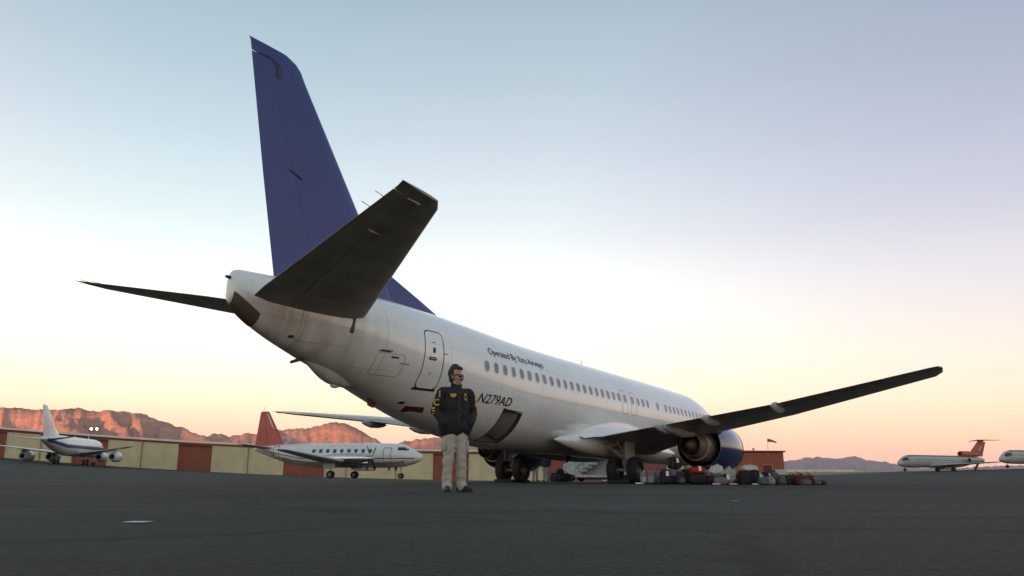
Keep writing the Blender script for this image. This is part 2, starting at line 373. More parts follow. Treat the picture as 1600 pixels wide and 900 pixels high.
def ground_mat():
    m = bpy.data.materials.new('asphalt_and_desert'); m.use_nodes = True; t = m.node_tree; p = t.nodes['Principled BSDF']
    nd, lk = t.nodes.new, t.links.new
    co = nd('ShaderNodeTexCoord'); sx = nd('ShaderNodeSeparateXYZ'); lk(co.outputs['Object'], sx.inputs[0])
    big = nd('ShaderNodeTexNoise'); big.inputs['Scale'].default_value = .11; big.inputs['Detail'].default_value = 9; big.inputs['Roughness'].default_value = .62; lk(co.outputs['Object'], big.inputs[0])
    ln = nd('ShaderNodeTexNoise'); ln.inputs['Scale'].default_value = 1.0; ln.inputs['Detail'].default_value = 5
    lm_ = nd('ShaderNodeMapping'); lm_.inputs['Scale'].default_value = (.035, .28, 1); lm_.inputs['Rotation'].default_value = (0, 0, R(6)); lk(co.outputs['Object'], lm_.inputs[0]); lk(lm_.outputs[0], ln.inputs[0])
    av = nd('ShaderNodeMath'); av.operation = 'ADD'; lk(big.outputs['Fac'], av.inputs[0]); lk(ln.outputs['Fac'], av.inputs[1])
    hv = nd('ShaderNodeMath'); hv.operation = 'MULTIPLY'; lk(av.outputs[0], hv.inputs[0]); hv.inputs[1].default_value = .5
    rb = nd('ShaderNodeValToRGB'); rb.color_ramp.elements[0].position = .36; rb.color_ramp.elements[1].position = .64
    rb.color_ramp.elements[0].color = (.022, .0222, .0185, 1); rb.color_ramp.elements[1].color = (.057, .055, .044, 1); lk(hv.outputs[0], rb.inputs[0])
    # aggregate
    fine = nd('ShaderNodeTexVoronoi'); fine.inputs['Scale'].default_value = 60; lk(co.outputs['Object'], fine.inputs['Vector'])
    rf = nd('ShaderNodeMapRange'); rf.inputs[3].default_value = .55; rf.inputs[4].default_value = 1.5; lk(fine.outputs['Color'], rf.inputs[0])
    mx = nd('ShaderNodeMix'); mx.data_type = 'RGBA'; mx.blend_type = 'MULTIPLY'; mx.inputs[0].default_value = 1; lk(rb.outputs[0], mx.inputs[6]); lk(rf.outputs[0], mx.inputs[7])
    # tar-filled cracks: thin edges of big distorted cells
    wv = nd('ShaderNodeTexNoise'); wv.inputs['Scale'].default_value = .6; lk(co.outputs['Object'], wv.inputs[0])
    vm = nd('ShaderNodeVectorMath'); vm.operation = 'MULTIPLY_ADD'; lk(wv.outputs['Color'], vm.inputs[0]); vm.inputs[1].default_value = (1.6, 1.6, 0); lk(co.outputs['Object'], vm.inputs[2])
    cr_ = nd('ShaderNodeTexVoronoi'); cr_.feature = 'DISTANCE_TO_EDGE'; cr_.inputs['Scale'].default_value = .16; lk(vm.outputs[0], cr_.inputs['Vector'])
    rc = nd('ShaderNodeMapRange'); rc.inputs[1].default_value = .004; rc.inputs[2].default_value = .012; rc.inputs[3].default_value = .62; rc.inputs[4].default_value = 1; lk(cr_.outputs['Distance'], rc.inputs[0])
    mx1 = nd('ShaderNodeMix'); mx1.data_type = 'RGBA'; mx1.blend_type = 'MULTIPLY'; mx1.inputs[0].default_value = 1; lk(mx.outputs[2], mx1.inputs[6]); lk(rc.outputs[0], mx1.inputs[7])
    # sealed joints between the paving lanes
    rj = nd('ShaderNodeMapping'); rj.inputs['Rotation'].default_value = (0, 0, R(9)); lk(vm.outputs[0], rj.inputs[0]); sj = nd('ShaderNodeSeparateXYZ'); lk(rj.outputs[0], sj.inputs[0])
    pj = nd('ShaderNodeMath'); pj.operation = 'PINGPONG'; lk(sj.outputs['Y'], pj.inputs[0]); pj.inputs[1].default_value = 3.1
    qj = nd('ShaderNodeMapRange'); qj.inputs[1].default_value = .05; qj.inputs[2].default_value = .14; qj.inputs[3].default_value = .60; qj.inputs[4].default_value = 1; lk(pj.outputs[0], qj.inputs[0])
    mxj = nd('ShaderNodeMix'); mxj.data_type = 'RGBA'; mxj.blend_type = 'MULTIPLY'; mxj.inputs[0].default_value = 1; lk(mx1.outputs[2], mxj.inputs[6]); lk(qj.outputs[0], mxj.inputs[7]); mx1 = mxj
    # oil spots
    sp = nd('ShaderNodeTexNoise'); sp.inputs['Scale'].default_value = .55; sp.inputs['Detail'].default_value = 3; lk(co.outputs['Object'], sp.inputs[0])
    rsp = nd('ShaderNodeMapRange'); rsp.inputs[1].default_value = .60; rsp.inputs[2].default_value = .72; rsp.inputs[3].default_value = 1; rsp.inputs[4].default_value = .55; lk(sp.outputs['Fac'], rsp.inputs[0])
    mx3 = nd('ShaderNodeMix'); mx3.data_type = 'RGBA'; mx3.blend_type = 'MULTIPLY'; mx3.inputs[0].default_value = 1; lk(mx1.outputs[2], mx3.inputs[6]); lk(rsp.outputs[0], mx3.inputs[7])
    # dry soil beyond the apron
    far = nd('ShaderNodeMapRange'); far.inputs[1].default_value = 330; far.inputs[2].default_value = 380
    ad = nd('ShaderNodeMath'); ad.operation = 'MULTIPLY_ADD'; lk(big.outputs['Fac'], ad.inputs[0]); ad.inputs[1].default_value = 60; lk(sx.outputs['Y'], ad.inputs[2]); lk(ad.outputs[0], far.inputs[0])
    mx2 = nd('ShaderNodeMix'); mx2.data_type = 'RGBA'; lk(far.outputs[0], mx2.inputs[0]); lk(mx3.outputs[2], mx2.inputs[6]); mx2.inputs[7].default_value = (.24, .185, .12, 1)
    lk(mx2.outputs[2], p.inputs['Base Color']); p.inputs['Roughness'].default_value = .88; p.inputs['Specular IOR Level'].default_value = .25
    bp = nd('ShaderNodeBump'); bp.inputs['Strength'].default_value = .55; bp.inputs['Distance'].default_value = .012; lk(fine.outputs['Distance'], bp.inputs['Height']); lk(bp.outputs[0], p.inputs['Normal'])
    return m
def build_ground():
    ys = [-9000, -4000, -1500, -500, -150, -40, -5, 5, 15] + list(range(22, 120, 7)) + list(range(120, 400, 14)) + [430, 480, 560, 680, 850, 1100, 1500, 2200, 3200, 5000, 8000, 13000, 20000]
    xs = sorted(set([s*v for v in [0, 6, 14, 24, 35, 47, 60, 74, 88, 102, 116, 130, 140, 150, 170, 220, 300, 450, 800, 1500, 3000, 6000, 12000, 20000] for s in (-1, 1)]))
    V = [(x, y, gz(x, y)) for y in ys for x in xs]; n = len(xs)
    F = [(j*n+i, j*n+i+1, (j+1)*n+i+1, (j+1)*n+i) for j in range(len(ys)-1) for i in range(n-1)]
    return tag(ob('ground', (V, F), ground_mat(), smooth=True), kind='structure', label='dark asphalt apron running out to dry desert soil')
build_ground()

# ------------------------------------------------------------------ mountains
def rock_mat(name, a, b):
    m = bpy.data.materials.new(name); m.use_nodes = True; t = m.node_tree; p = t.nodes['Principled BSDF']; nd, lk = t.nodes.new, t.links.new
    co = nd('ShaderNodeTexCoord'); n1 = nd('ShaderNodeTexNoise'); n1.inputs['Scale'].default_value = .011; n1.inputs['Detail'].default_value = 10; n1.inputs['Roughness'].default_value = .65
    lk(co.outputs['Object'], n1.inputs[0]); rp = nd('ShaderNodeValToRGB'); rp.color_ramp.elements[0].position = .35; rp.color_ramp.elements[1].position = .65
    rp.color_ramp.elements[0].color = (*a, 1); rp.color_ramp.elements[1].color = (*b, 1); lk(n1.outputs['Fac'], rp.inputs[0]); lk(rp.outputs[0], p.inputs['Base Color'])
    p.inputs['Roughness'].default_value = .95; p.inputs['Specular IOR Level'].default_value = .1
    bp = nd('ShaderNodeBump'); bp.inputs['Strength'].default_value = .6; bp.inputs['Distance'].default_value = 60; lk(n1.outputs['Fac'], bp.inputs['Height']); lk(bp.outputs[0], p.inputs['Normal'])
    return m
def mountains(name, label, prof, D, depth, m, nu=520, nv=52, seed=0, rough=1.0):
    us = np.linspace(prof[0][0], prof[-1][0], nu); pu = [q[0] for q in prof]; pv = [q[1] for q in prof]
    V = []
    for i, u in enumerate(us):
        d = r_*((u-800)/FPX)+u_*((450-744)/FPX)+f_; kx = d.x/d.y
        v = float(np.interp(u, pu, pv)); v += rough*(1.6*noise.fractal(Vector((u*.10, seed, 0)), .5, 2.2, 6)+1.3*noise.ridged_multi_fractal(Vector((u*.11, seed+2, 0)), .9, 2.1, 4, 1.0, 2.0)-1.2)
        top = at(u, D, v).z; b0 = gz(kx*(D-depth), D-depth)-25
        col = []
        for j in range(nv+1):
            t = j/nv; y = D-depth+2*depth*t; s = 1-abs(2*t-1)
            wx, wy = kx*D, y
            rn = noise.ridged_multi_fractal(Vector((wx/430+.25*math.sin(wy/300)+seed, wy/1100, seed)), 0.9, 2.1, 6, 1.0, 2.0)
            rn2 = noise.fractal(Vector((wx/170, wy/260, seed+5)), .8, 2.0, 5)
            h = s*(.30+.40*rn+.20*rn2) if s < .999 else 1.0
            h = h*(1-s**14)+s**14
            col.append([kx*y, y, h])
        # foreground spurs may not rise above the skyline as seen from the apron
        for q in col:
            zz = b0+(top-b0)*q[2]; lim = (top-CAM_H)/D*q[1]*.985+CAM_H
            V.append((q[0], q[1], min(zz, lim) if q[1] < D else zz))
    n = nv+1; F = [(i*n+j, (i+1)*n+j, (i+1)*n+j+1, i*n+j+1) for i in range(nu-1) for j in range(nv)]
    return tag(ob(name, (V, F), m, smooth=True), kind='structure', label=label)
P1 = [(-260, 655), (-180, 640), (-100, 646), (-40, 636), (0, 636), (22, 638), (40, 640), (60, 640), (78, 639), (98, 638), (115, 638), (130, 643), (140, 644), (150, 640), (165, 641),
      (183, 642), (200, 646), (212, 645), (228, 652), (245, 658), (256, 660), (265, 665), (279, 667), (290, 673), (305, 679), (318, 681), (330, 678), (345, 679), (352, 682), (368, 679), (385, 677),
      (400, 679), (412, 674), (428, 671), (445, 671), (458, 669), (470, 670), (485, 667), (497, 664), (510, 660), (524, 659), (537, 661), (552, 668), (563, 673), (574, 681), (590, 689), (607, 697),
      (616, 695), (630, 690), (650, 686), (672, 684), (690, 683), (720, 688), (760, 700), (820, 716), (900, 726), (1000, 738), (1080, 744)]
P2 = [(1120, 726), (1180, 722), (1228, 720), (1243, 719), (1252, 717), (1262, 714.5), (1272, 716), (1279, 713.5), (1290, 715), (1300, 715.5), (1312, 716), (1325, 714), (1338, 713), (1347, 715.5),
      (1358, 719), (1372, 720), (1388, 721.5), (1400, 724), (1415, 728), (1440, 731), (1500, 731), (1560, 728), (1640, 726), (1800, 720), (1950, 728)]
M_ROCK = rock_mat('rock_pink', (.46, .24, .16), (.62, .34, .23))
M_ROCKB = rock_mat('rock_far_haze_tint', (.07, .095, .135), (.11, .135, .17))  # blue of the distant haze is put into the rock colour
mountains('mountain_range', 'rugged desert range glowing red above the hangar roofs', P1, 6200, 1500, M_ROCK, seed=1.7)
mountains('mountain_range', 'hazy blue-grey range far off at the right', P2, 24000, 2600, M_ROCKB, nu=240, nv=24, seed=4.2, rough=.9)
def sun_block_ridge():
    """The range on the sun's side, behind the camera, that still keeps the low sun off the apron."""
    n = Vector((sv.x, sv.y, 0)).normalized(); t = Vector((-n.y, n.x, 0)); c = n*9000+Vector((-4200, 0, 0))
    V = []; nu, nv = 200, 14
    for i in range(nu+1):
        a = (i/nu*2-1)*8500; e = 1-abs(i/nu*2-1)**6
        H = (500+40*noise.fractal(Vector((a/900, 3.3, 0)), 1.0, 2.0, 5))*e
        for j in range(nv+1):
            b = (j/nv*2-1); h = (1-abs(b))**.9
            p = c+t*a+n*b*1600; V.append((p.x, p.y, -20+(H+20)*h))
    k = nv+1; F = [(i*k+j, (i+1)*k+j, (i+1)*k+j+1, i*k+j+1) for i in range(nu) for j in range(nv)]
    tag(ob('mountain_range', (V, F), M_ROCK, smooth=True), kind='structure', label='unseen ridge added behind the camera to shade the apron')
sun_block_ridge()  # added out of view so that it blocks the low sun

# ------------------------------------------------------------------ the airliner
X0 = 18.3                                             # main gear station: the airliner's base point
def build_airliner():
    root = empty('airliner', (2.254, 34.129, 0), label='large white twin-engine airliner with blue tail fin and open cargo hatch, nearest aircraft', cat='airplane')
    root.rotation_euler = (0, R(-1.15), -2.1432)
    st = [(0, 2.36, 2.30, .04), (.12, 2.55, 2.08, .24), (.4, 2.78, 1.86, .48), (.9, 3.08, 1.64, .78), (1.5, 3.42, 1.42, 1.07), (2.2, 3.82, 1.30, 1.32), (3, 4.22, 1.21, 1.54), (4.2, 4.58, 1.13, 1.74),
          (5.5, 4.80, 1.09, 1.84), (7, 4.90, 1.07, 1.88), (12, 4.93, 1.07, 1.88), (20, 4.93, 1.07, 1.88), (22.5, 4.95, 1.06, 1.88), (24, 4.99, 1.07, 1.88), (25.5, 5.05, 1.19, 1.86),
          (27, 5.11, 1.40, 1.80), (28.5, 5.17, 1.70, 1.68), (30, 5.20, 2.12, 1.48), (31.5, 5.16, 2.58, 1.22), (33, 5.08, 3.0, .88), (34.2, 4.99, 3.36, .56), (34.9, 4.94, 3.64, .36), (35.25, 4.91, 3.84, .26), (35.38, 4.87, 3.95, .21), (35.45, 4.80, 4.03, .15), (35.48, 4.70, 4.12, .08)]
    st = [(8-(8-q[0])*.78 if q[0] < 8 else q[0], *q[1:]) for q in st]
    fu = Fus(st, .52, X0)
    hx0, hx1 = 24.42-X0, 25.52-X0
    hp0, hp1 = fu.phi(24.95-X0, 2.24), fu.phi(24.95-X0, 1.26)
    xs = sorted(set([round(x, 3) for x in list(np.arange(1.76-X0, 35.25-X0, .3))+[1.80-X0, 1.85-X0, 1.92-X0, hx0, hx1, 35.1-X0, 35.25-X0, 35.34-X0, 35.38-X0, 35.42-X0, 35.45-X0, 35.48-X0]]))
    phs = sorted([2*PI*i/88 for i in range(88) if min(abs(2*PI*i/88-hp0), abs(2*PI*i/88-hp1)) > .03]+[hp0, hp1])
    ob('fuselage', fu.mesh(xs, phs, (hx0, hx1, hp0, hp1)), M_WHITE, root, True, ang=60)
    # ---- open aft cargo hatch: hold behind it and the door swung up inside
    def hp(x, t, dep): # point on hatch surface sunk inwards by dep
        p = fu.pt(x, hp0+(hp1-hp0)*t); c = fu.par(x)[3]; d = (Vector((x, 0, c))-p).normalized(); return p+d*dep
    V, F = [], []; T = [i/6 for i in range(7)]
    rim = [(hx0, t) for t in T]+[(hx1, t) for t in T[::-1]]
    for (x, t) in rim: V.append(hp(x, t, -.002)); V.append(hp(x, t, .75))
    n = len(rim)
    for i in range(n): j = (i+1) % n; F.append((2*i, 2*j, 2*j+1, 2*i+1))
    F.append(tuple(2*i+1 for i in range(n)))
    hold = ob('cargo_hold', (V, F), M_HOLD, root)
    V, F = [], []
    for k, (dx, dep) in enumerate(((0, .10), (0, .14))):
        for t in T: V.append(hp(hx0+.05, .02+t*.93, dep)); V.append(hp(hx0+.72, .02+t*.93, dep+.16))
    n = len(T)*2
    for k in range(2):
        for i in range(len(T)-1): b = k*n+2*i; F.append((b, b+1, b+3, b+2))
    for i in range(len(T)-1):
        F.append((2*i, 2*i+2, n+2*i+2, n+2*i)); F.append((2*i+1, 2*i+3, n+2*i+3, n+2*i+1))
    cd_ = ob('cargo_door', (V, F), mat('hatch_grey', (.20, .20, .175), .5, var=.2), root)
    ob('door_seal', outline(fu, (hx0+hx1)/2, 1.75, 1.13, 1.02, .08, .02, .006), M_SEAM, cd_)
    # ---- cabin windows (starboard side)
    def winz(x): return 3.50
    xw = 26.77-X0; spots = [xw-.508*i for i in range(20)]+[xw-.508*20-.05, 15.80-X0]+[15.20-.508*i-X0 for i in range(3)]+[13.05-X0]+[12.1-.508*i-X0 for i in range(11)]
    for x in spots:
        wdw = ob('window', patch(fu, x, 3.50, .225, .335, .11, .004), M_PANE, root, True)
        ob('frame', outline(fu, x, 3.50, .275, .385, .135, .030, .007), M_FRAME, wdw)
    # ---- aft service door
    dx, dz = 29.22-X0, 3.38
    door = ob('service_door', patch(fu, dx, dz, .74, 1.66, .16, .006), M_WHITE, root, True)
    ob('door_seal', outline(fu, dx, dz, .80, 1.74, .18, .032, .004), M_SEAM, door)
    ob('viewport', patch(fu, dx+.02, dz+.27, .10, .17, .045, .012), M_SLOT, door)
    ob('handle', patch(fu, dx+.05, dz+.02, .30, .10, .045, .012), M_SEAM, door)
    ob('latch', patch(fu, dx+.05, dz+.025, .20, .035, .015, .018), M_METAL, door)
    ob('sill_plate', patch(fu, dx+.02, dz-.86, .80, .06, .02, .02), M_SLOT, door)
    ob('placard', patch(fu, dx-.46, dz+.22, .18, .025, .01, .006), M_SEAM, door)
    ob('placard', patch(fu, dx+.02, dz+.5, .16, .02, .008, .011), M_SEAM, door)
    ob('placard', patch(fu, dx+.05, dz-.42, .07, .10, .02, .011), M_LGREY, door)
    # ---- overwing exits
    for x in (16.62-X0, 15.72-X0):
        e = ob('overwing_exit', patch(fu, x, 3.36, .50, .94, .12, .002), M_WHITE, root, True)
        ob('door_seal', outline(fu, x, 3.36, .54, .99, .14, .022, .005), mat('pale_seam', (.30, .29, .27), .6), e)
    # ---- access panels, vents, ports and scuffs aft
    ob('access_panel', outline(fu, 30.75-X0, 3.05, .95, .62, .12, .016, .004), mat('pale_seam', (.30, .29, .27), .6), root)
    ob('static_port_panel', patch(fu, 30.98-X0, 3.40, .40, .06, .025, .006, shear=2.4), M_SEAM, root)
    ob('vent', patch(fu, 30.62-X0, 3.26, .26, .05, .02, .007, shear=-.8), M_SEAM, root)
    ob('vent', patch(fu, 30.25-X0, 3.12, .34, .04, .015, .007, shear=.3), mat('pale_seam', (.30, .29, .27), .6), root)
    ob('drain_port', patch(fu, 29.5-X0, 2.12, .16, .06, .02, .008), M_SLOT, root)
    ob('red_panel', patch(fu, 28.95-X0, 1.97, .56, .15, .02, .008, shear=-1.0), M_RED, root, True)
    ob('stabilizer_slot', patch(fu, 32.15-X0, 4.02, .14, .62, .04, .01, shear=.15), mat('trim_scuff', (.12, .09, .06), .8, var=.4, scale=5), root, True)
    ob('panel_line', outline(fu, 32.9-X0, 3.72, 1.5, .78, .12, .012, .005), mat('stained_seam', (.36, .31, .25), .7), root)
    ob('panel_line', outline(fu, 33.9-X0, 4.02, .5, .5, .12, .012, .005), mat('stained_seam', (.22, .17, .12), .7), root)
    for x, z in ((33.75, 3.42),):
        ob('drain_port', patch(fu, x-X0, z, .15, .07, .03, .008), M_SEAM, root)
    # ---- tail end: exhaust, light, ventral skid fairing, mast
    V, F = [], []
    for i, x in enumerate(np.linspace(34.72, 35.44, 9)):
        for j in range(9):
            e = .60+.10*(35.44-x)/.72; ph = PI*(e+(2-2*e)*j/8); V.append(fu.pt(x-X0, ph)+Vector((0, math.sin(ph), math.cos(ph)))*.012)
    for i in range(8):
        for j in range(8): F.append((i*9+j, i*9+j+1, (i+1)*9+j+1, (i+1)*9+j))
    ob('exhaust_shroud', (V, F), mat('burnt_metal', (.10, .07, .05)), root, True)
    tl = tubeo('tail_light', [(35.40-X0, 0, 4.66), (35.60-X0, 0, 4.66)], [.05, .035], M_SLOT, root, 10)
    V, F = [], []
    for i in range(13):
        t = i/12; x = 30.85+(32.95-30.85)*t; b = fu.par(x-X0)[1]; wdt = .26*math.sin(PI*t)**.7+.004; d = .30*math.sin(PI*t)**1.1+.05
        for j in range(9):
            a = PI*j/8; V.append((x-X0, wdt*math.cos(a), b+.10-(d)*math.sin(a)))
    for i in range(12):
        for j in range(8): F.append((i*9+j, i*9+j+1, (i+1)*9+j+1, (i+1)*9+j))
    ob('ventral_fairing', (V, F), M_LGREY, root, True)
    tubeo('drain_mast', [(32.9-X0, 0, 3.0), (33.3-X0, 0, 2.84)], [.06, .04], M_SEAM, root, 8)
    ob('tail_skid', superq(.14, .08, .08, .7, .7, 12, 8, c=(31.65-X0, 0, 2.42)), M_LGREY, root, True)
    ob('beacon_mast', foil([((29.85-X0, 0, 2.16), (30.3-X0, 0, 2.24), .22, (0, 1, 0)), ((30.0-X0, 0, 1.94), (30.28-X0, 0, 2.0), .22, (0, 1, 0))]), M_RED, root)
    tubeo('antenna', [(16.9-X0, 0, 4.9), (17.05-X0, 0, 5.25)], [.03, .012], M_LGREY, root, 8)
    ob('antenna', foil([((13.2-X0, 0, 1.1), (13.55-X0, 0, 1.1), .1, (0, 1, 0)), ((13.4-X0, 0, .82), (13.58-X0, 0, .82), .1, (0, 1, 0))]), M_SLOT, root)
    ob('antenna', foil([((17.9-X0, 0, 1.1), (18.25-X0, 0, 1.1), .1, (0, 1, 0)), ((18.2-X0, 0, .80), (18.38-X0, 0, .80), .1, (0, 1, 0))]), M_SLOT, root)
    # ---- lettering
    def letter(body, x0, z0, size, shear=0, sx=1, bold=0, lean=0, rise=0):
        V2, F2 = text_mesh(body, size, shear, sx, bold)
        return ob('lettering', ([fu.at(x0-a, z0+b+lean*a, 1, .012) for a, b in V2], F2), M_INK, root)
    tag(letter('N279AD', 26.98-X0, 2.36, .40, .22, 1.18, .004), label='black registration N279AD')
    tag(letter('Operated By Xtra Airways', 26.55-X0, 3.93, .32, 0, 1.02, .002), label='small black words Operated By Xtra Airways')
    # ---- fin, dorsal fillet, rudder
    Y = (0, 1, 0)
    fs = [((29.05-X0, 0, 4.85), (34.08-X0, 0, 4.85), .10, Y), ((31.24-X0, 0, 7.68), (34.78-X0, 0, 7.68), .10, Y), ((33.62-X0, 0, 10.75), (35.50-X0, 0, 10.75), .10, Y),
          ((33.80-X0, 0, 11.02), (35.56-X0, 0, 11.02), .095, Y), ((34.0-X0, 0, 11.18), (35.60-X0, 0, 11.18), .08, Y), ((34.35-X0, 0, 11.30), (35.66-X0, 0, 11.27), .03, Y)]
    fin = ob('fin', foil(fs, 0, .70, 12), M_BLUE, root, True, ang=40)
    ob('rudder', foil(subsecs(fs, 5.0, 10.9, 2), .7015, 1, 5), M_BLUE, fin, True, ang=30)
    ob('rudder_tip', foil(subsecs(fs, 10.93, 11.30, 2), .70, 1, 5), M_BLUE, fin, True, ang=30)
    ds = [((26.5-X0, 0, 5.02), (30.5-X0, 0, 5.02), .06, Y), ((28.05-X0, 0, 5.56), (30.6-X0, 0, 5.56), .08, Y), ((29.45-X0, 0, 6.02), (30.7-X0, 0, 6.02), .11, Y), ((30.15-X0, 0, 6.28), (30.8-X0, 0, 6.28), .1, Y)]
    ob('dorsal_fillet', foil(ds, 0, 1, 9), M_BLUE, fin, True, ang=40)
    # worn marks on the fin: an actuator slot and the ghost of a removed emblem at the tip
    def finmark(name, pts, m):
        V = []
        for (x, z) in pts:
            s = sec_at(fs, z, 2); c = (x-X0-s[0].x)/(s[1].x-s[0].x); V.append((x-X0, yt(c, s[2])*(s[1]-s[0]).length+.012, z))
        ob(name, (V, [tuple(range(len(V)))]), m, fin)
    finmark('actuator_slot', [(34.02, 8.05), (33.60, 7.93), (33.52, 7.85), (33.66, 7.88), (33.98, 8.0)], M_SLOT)
    finmark('emblem_ghost', [(35.12, 11.0), (34.72, 10.93), (34.56, 10.80), (34.52, 10.52), (34.62, 10.46), (34.74, 10.50), (34.72, 10.74), (34.86, 10.88)], mat('emblem_navy', (.02, .025, .09), .5))
    # ---- stabilisers
    Z = (0, 0, 1)
    for sgn, tip in ((1, ((35.02, 6.1, 5.50), (36.36, 6.1, 5.60), (35.32, 6.34, 5.55), (36.47, 6.34, 5.64))), (-1, ((34.80, -6.0, 5.20), (35.86, -6.0, 5.22), (35.15, -6.3, 5.25), (35.92, -6.3, 5.27)))):
        sub = lambda p: (p[0]-X0, p[1], p[2])
        ss = [((31.15-X0, .30*sgn, 4.12), (35.02-X0, .30*sgn, 4.20), .09, Z), ((31.75-X0, 1.1*sgn, 4.26), (35.32-X0, 1.1*sgn, 4.34), .095, Z), (sub(tip[0]), sub(tip[1]), .10, Z), (sub(tip[2]), sub(tip[3]), .05, Z)]
        sb = ob('stabilizer', foil(ss, 0, .70, 11), M_GREYD, root, True, ang=40)
        ob('elevator', foil(subsecs(ss, .48*sgn, tip[0][1]-.12*sgn), .706, 1, 5), M_GREYD, sb, True, ang=30)
        ob('tip_fairing', foil(subsecs(ss, tip[0][1]-.10*sgn, tip[2][1]), .70, 1, 5), M_GREYD, sb, True, ang=30)
        s1 = sec_at(ss, 4.9*sgn)
        for yy in (5.2, 5.65):
            q = sec_at(ss, yy*sgn)[1]; tubeo('static_wick', [q, q+Vector((.28, .03*sgn, .02))], .007, M_SLOT, sb, 5)
        if sgn > 0:
            le = sec_at(ss, 6.05)
            tubeo('hinge_horn', [le[0].lerp(le[1], .45)-Vector((0, 0, .09)), le[0].lerp(le[1], .72)-Vector((0, 0, .10))], [.03, .015], M_GREY, sb, 8)
            h1 = sec_at(ss, 4.6); h0 = sec_at(ss, 4.85)
            ob('hinge_fairing', superq(.26, .04, .035, .7, .7, 12, 8, c=h1[0].lerp(h1[1], .62)-Vector((0, 0, .05))), M_LGREY, sb, True)
    # ---- wings
    for sgn in (1, -1):
        tipTE = (21.12, 14.14, 3.44) if sgn > 0 else (21.32, 14.45, 3.16)
        ws = [((11.6-X0, .9*sgn, 1.62), (20.2-X0, .9*sgn, 1.45), .125, Z), ((13.0-X0, 2.3*sgn, 1.85), (20.05-X0, 2.3*sgn, 1.66), .125, Z), ((14.9-X0, 5.0*sgn, 2.24), (19.62-X0, 5.0*sgn, 2.12), .115, Z),
              ((17.0-X0, 9.0*sgn, 2.66), (20.35-X0, 9.0*sgn, 2.60), .105, Z), ((19.45-X0, (tipTE[1]-.25)*sgn, tipTE[2]-.06), (tipTE[0]-X0-.04, (tipTE[1]-.25)*sgn, tipTE[2]-.03), .09, Z),
              ((19.85-X0, tipTE[1]*sgn, tipTE[2]), (tipTE[0]-X0, tipTE[1]*sgn, tipTE[2]), .05, Z)]
        if sgn < 0:      # the far wing sits at a little more incidence (its fuel is gone), so its upper skin shows from low behind
            ws = [((q[0][0], q[0][1], q[0][2]+dz), q[1], q[2], q[3]) for q, dz in zip(ws, (.2, .22, .20, .16, .08, .06))]
        wg = ob('wing', foil(ws, 0, .74, 12), M_GREY, root, True, ang=40)
        for a, b in ((2.35, 4.25), (5.6, 9.2)): ob('flap', foil(subsecs(ws, a*sgn, b*sgn), .745, 1, 6), M_GREYD, wg, True, ang=30)
        ob('gate', foil(subsecs(ws, 4.28*sgn, 5.57*sgn), .745, 1, 6), M_LGREY, wg, True, ang=30)
        ob('aileron', foil(subsecs(ws, 9.25*sgn, (tipTE[1]-1.6)*sgn), .745, .995, 6), M_GREYD, wg, True, ang=30)
        ob('wingtip', foil(subsecs(ws, (tipTE[1]-1.57)*sgn, tipTE[1]*sgn), .745, 1, 6), M_GREY, wg, True, ang=30)
        ob('navigation_light', superq(.22, .05, .05, .8, .8, 12, 8, c=(tipTE[0]-X0-.55, (tipTE[1]+.01)*sgn, tipTE[2])), mat('tip_lens', (.05, .09, .28), .15, coat=.6), wg, True)
        for yy, Ln in ((4.75, 2.6), (6.55, 2.1), (9.05, 1.7)):
            s = sec_at(ws, yy*sgn); te = s[1]
            V, F = lathe([(-.62*Ln, .01), (-.5*Ln, .09), (-.3*Ln, .15), (0, .17), (.2*Ln, .12), (.36*Ln, .03), (.38*Ln, .005)], 14)
            V = [Vector((v.x, v.y*.62, v.z*1.15)) + te + Vector((-.2, 0, -.10)) for v in V]
            ob('flap_track_fairing', (V, F), mat('track_grey', (.40, .40, .375), .45, var=.2), wg, True)
        # wing-to-body fairing
        ob('wing_root_fairing', lathe([(16.0-X0+5.9*t, max(.005, (1-abs(t)**2.6)**.85)) for t in [math.sin(PI/2*(k/14-1)) for k in range(29)]], 24, origin=(0, 1.46*sgn, 1.50), sy=.48, sz=.54), M_WHITE, root, True)
        # upper fillet where the wing meets the body
        V, F = [], []; nu_, nv_ = 16, 8
        for i in range(nu_+1):
            t = i/nu_; k = max(.02, math.sin(PI*t)**.75); x = 12.8+(20.35-12.8)*t-X0; zh = 1.72+.85*k; yo = 1.90+.50*k; zw = 1.62+.26*k
            p0 = fu.at(x, zh, sgn, -.01); p2 = Vector((x, yo*sgn, zw)); p1 = Vector((x, (abs(fu.at(x, zw+.12, sgn).y)+.10)*sgn, zw+.16))
            for j in range(nv_+1): q = j/nv_; V.append(p0*(1-q)**2+p1*2*q*(1-q)+p2*q*q)
        for i in range(nu_):
            for j in range(nv_): a_ = i*(nv_+1)+j; F.append((a_, a_+1, a_+nv_+2, a_+nv_+1))
        ob('wing_fillet', (V, F), M_WHITE, root, True)
        # ---- engine
        ey = 4.83*sgn; ez = 1.50
        fan = [(11.75, .77), (11.66, .80), (11.62, .86), (11.68, .93), (11.9, 1.0), (12.4, 1.06), (13.0, 1.075), (13.7, 1.045), (14.35, .98), (14.85, .90), (14.85, .88), (14.3, .86), (13.2, .80), (12.2, .79)]
        EX = lambda a: 16.1-(14.85-a)*.86 if a < 14.85 else 16.1+(a-14.85)*.82
        fan = [(EX(a), r) for a, r in fan]
        en = ob('engine_cowl', lathe([(a-X0, r) for a, r in fan], 48, closed=True, origin=(0, ey, ez), flat=.07), M_NACBLUE, root, True, ang=45)
        ob('inlet_lip', lathe([(EX(a)-X0, r) for a, r in [(11.85, .775), (11.64, .80), (11.60, .862), (11.66, .938), (11.88, 1.006)]], 48, origin=(0, ey, ez), flat=.07), M_METAL, en, True)
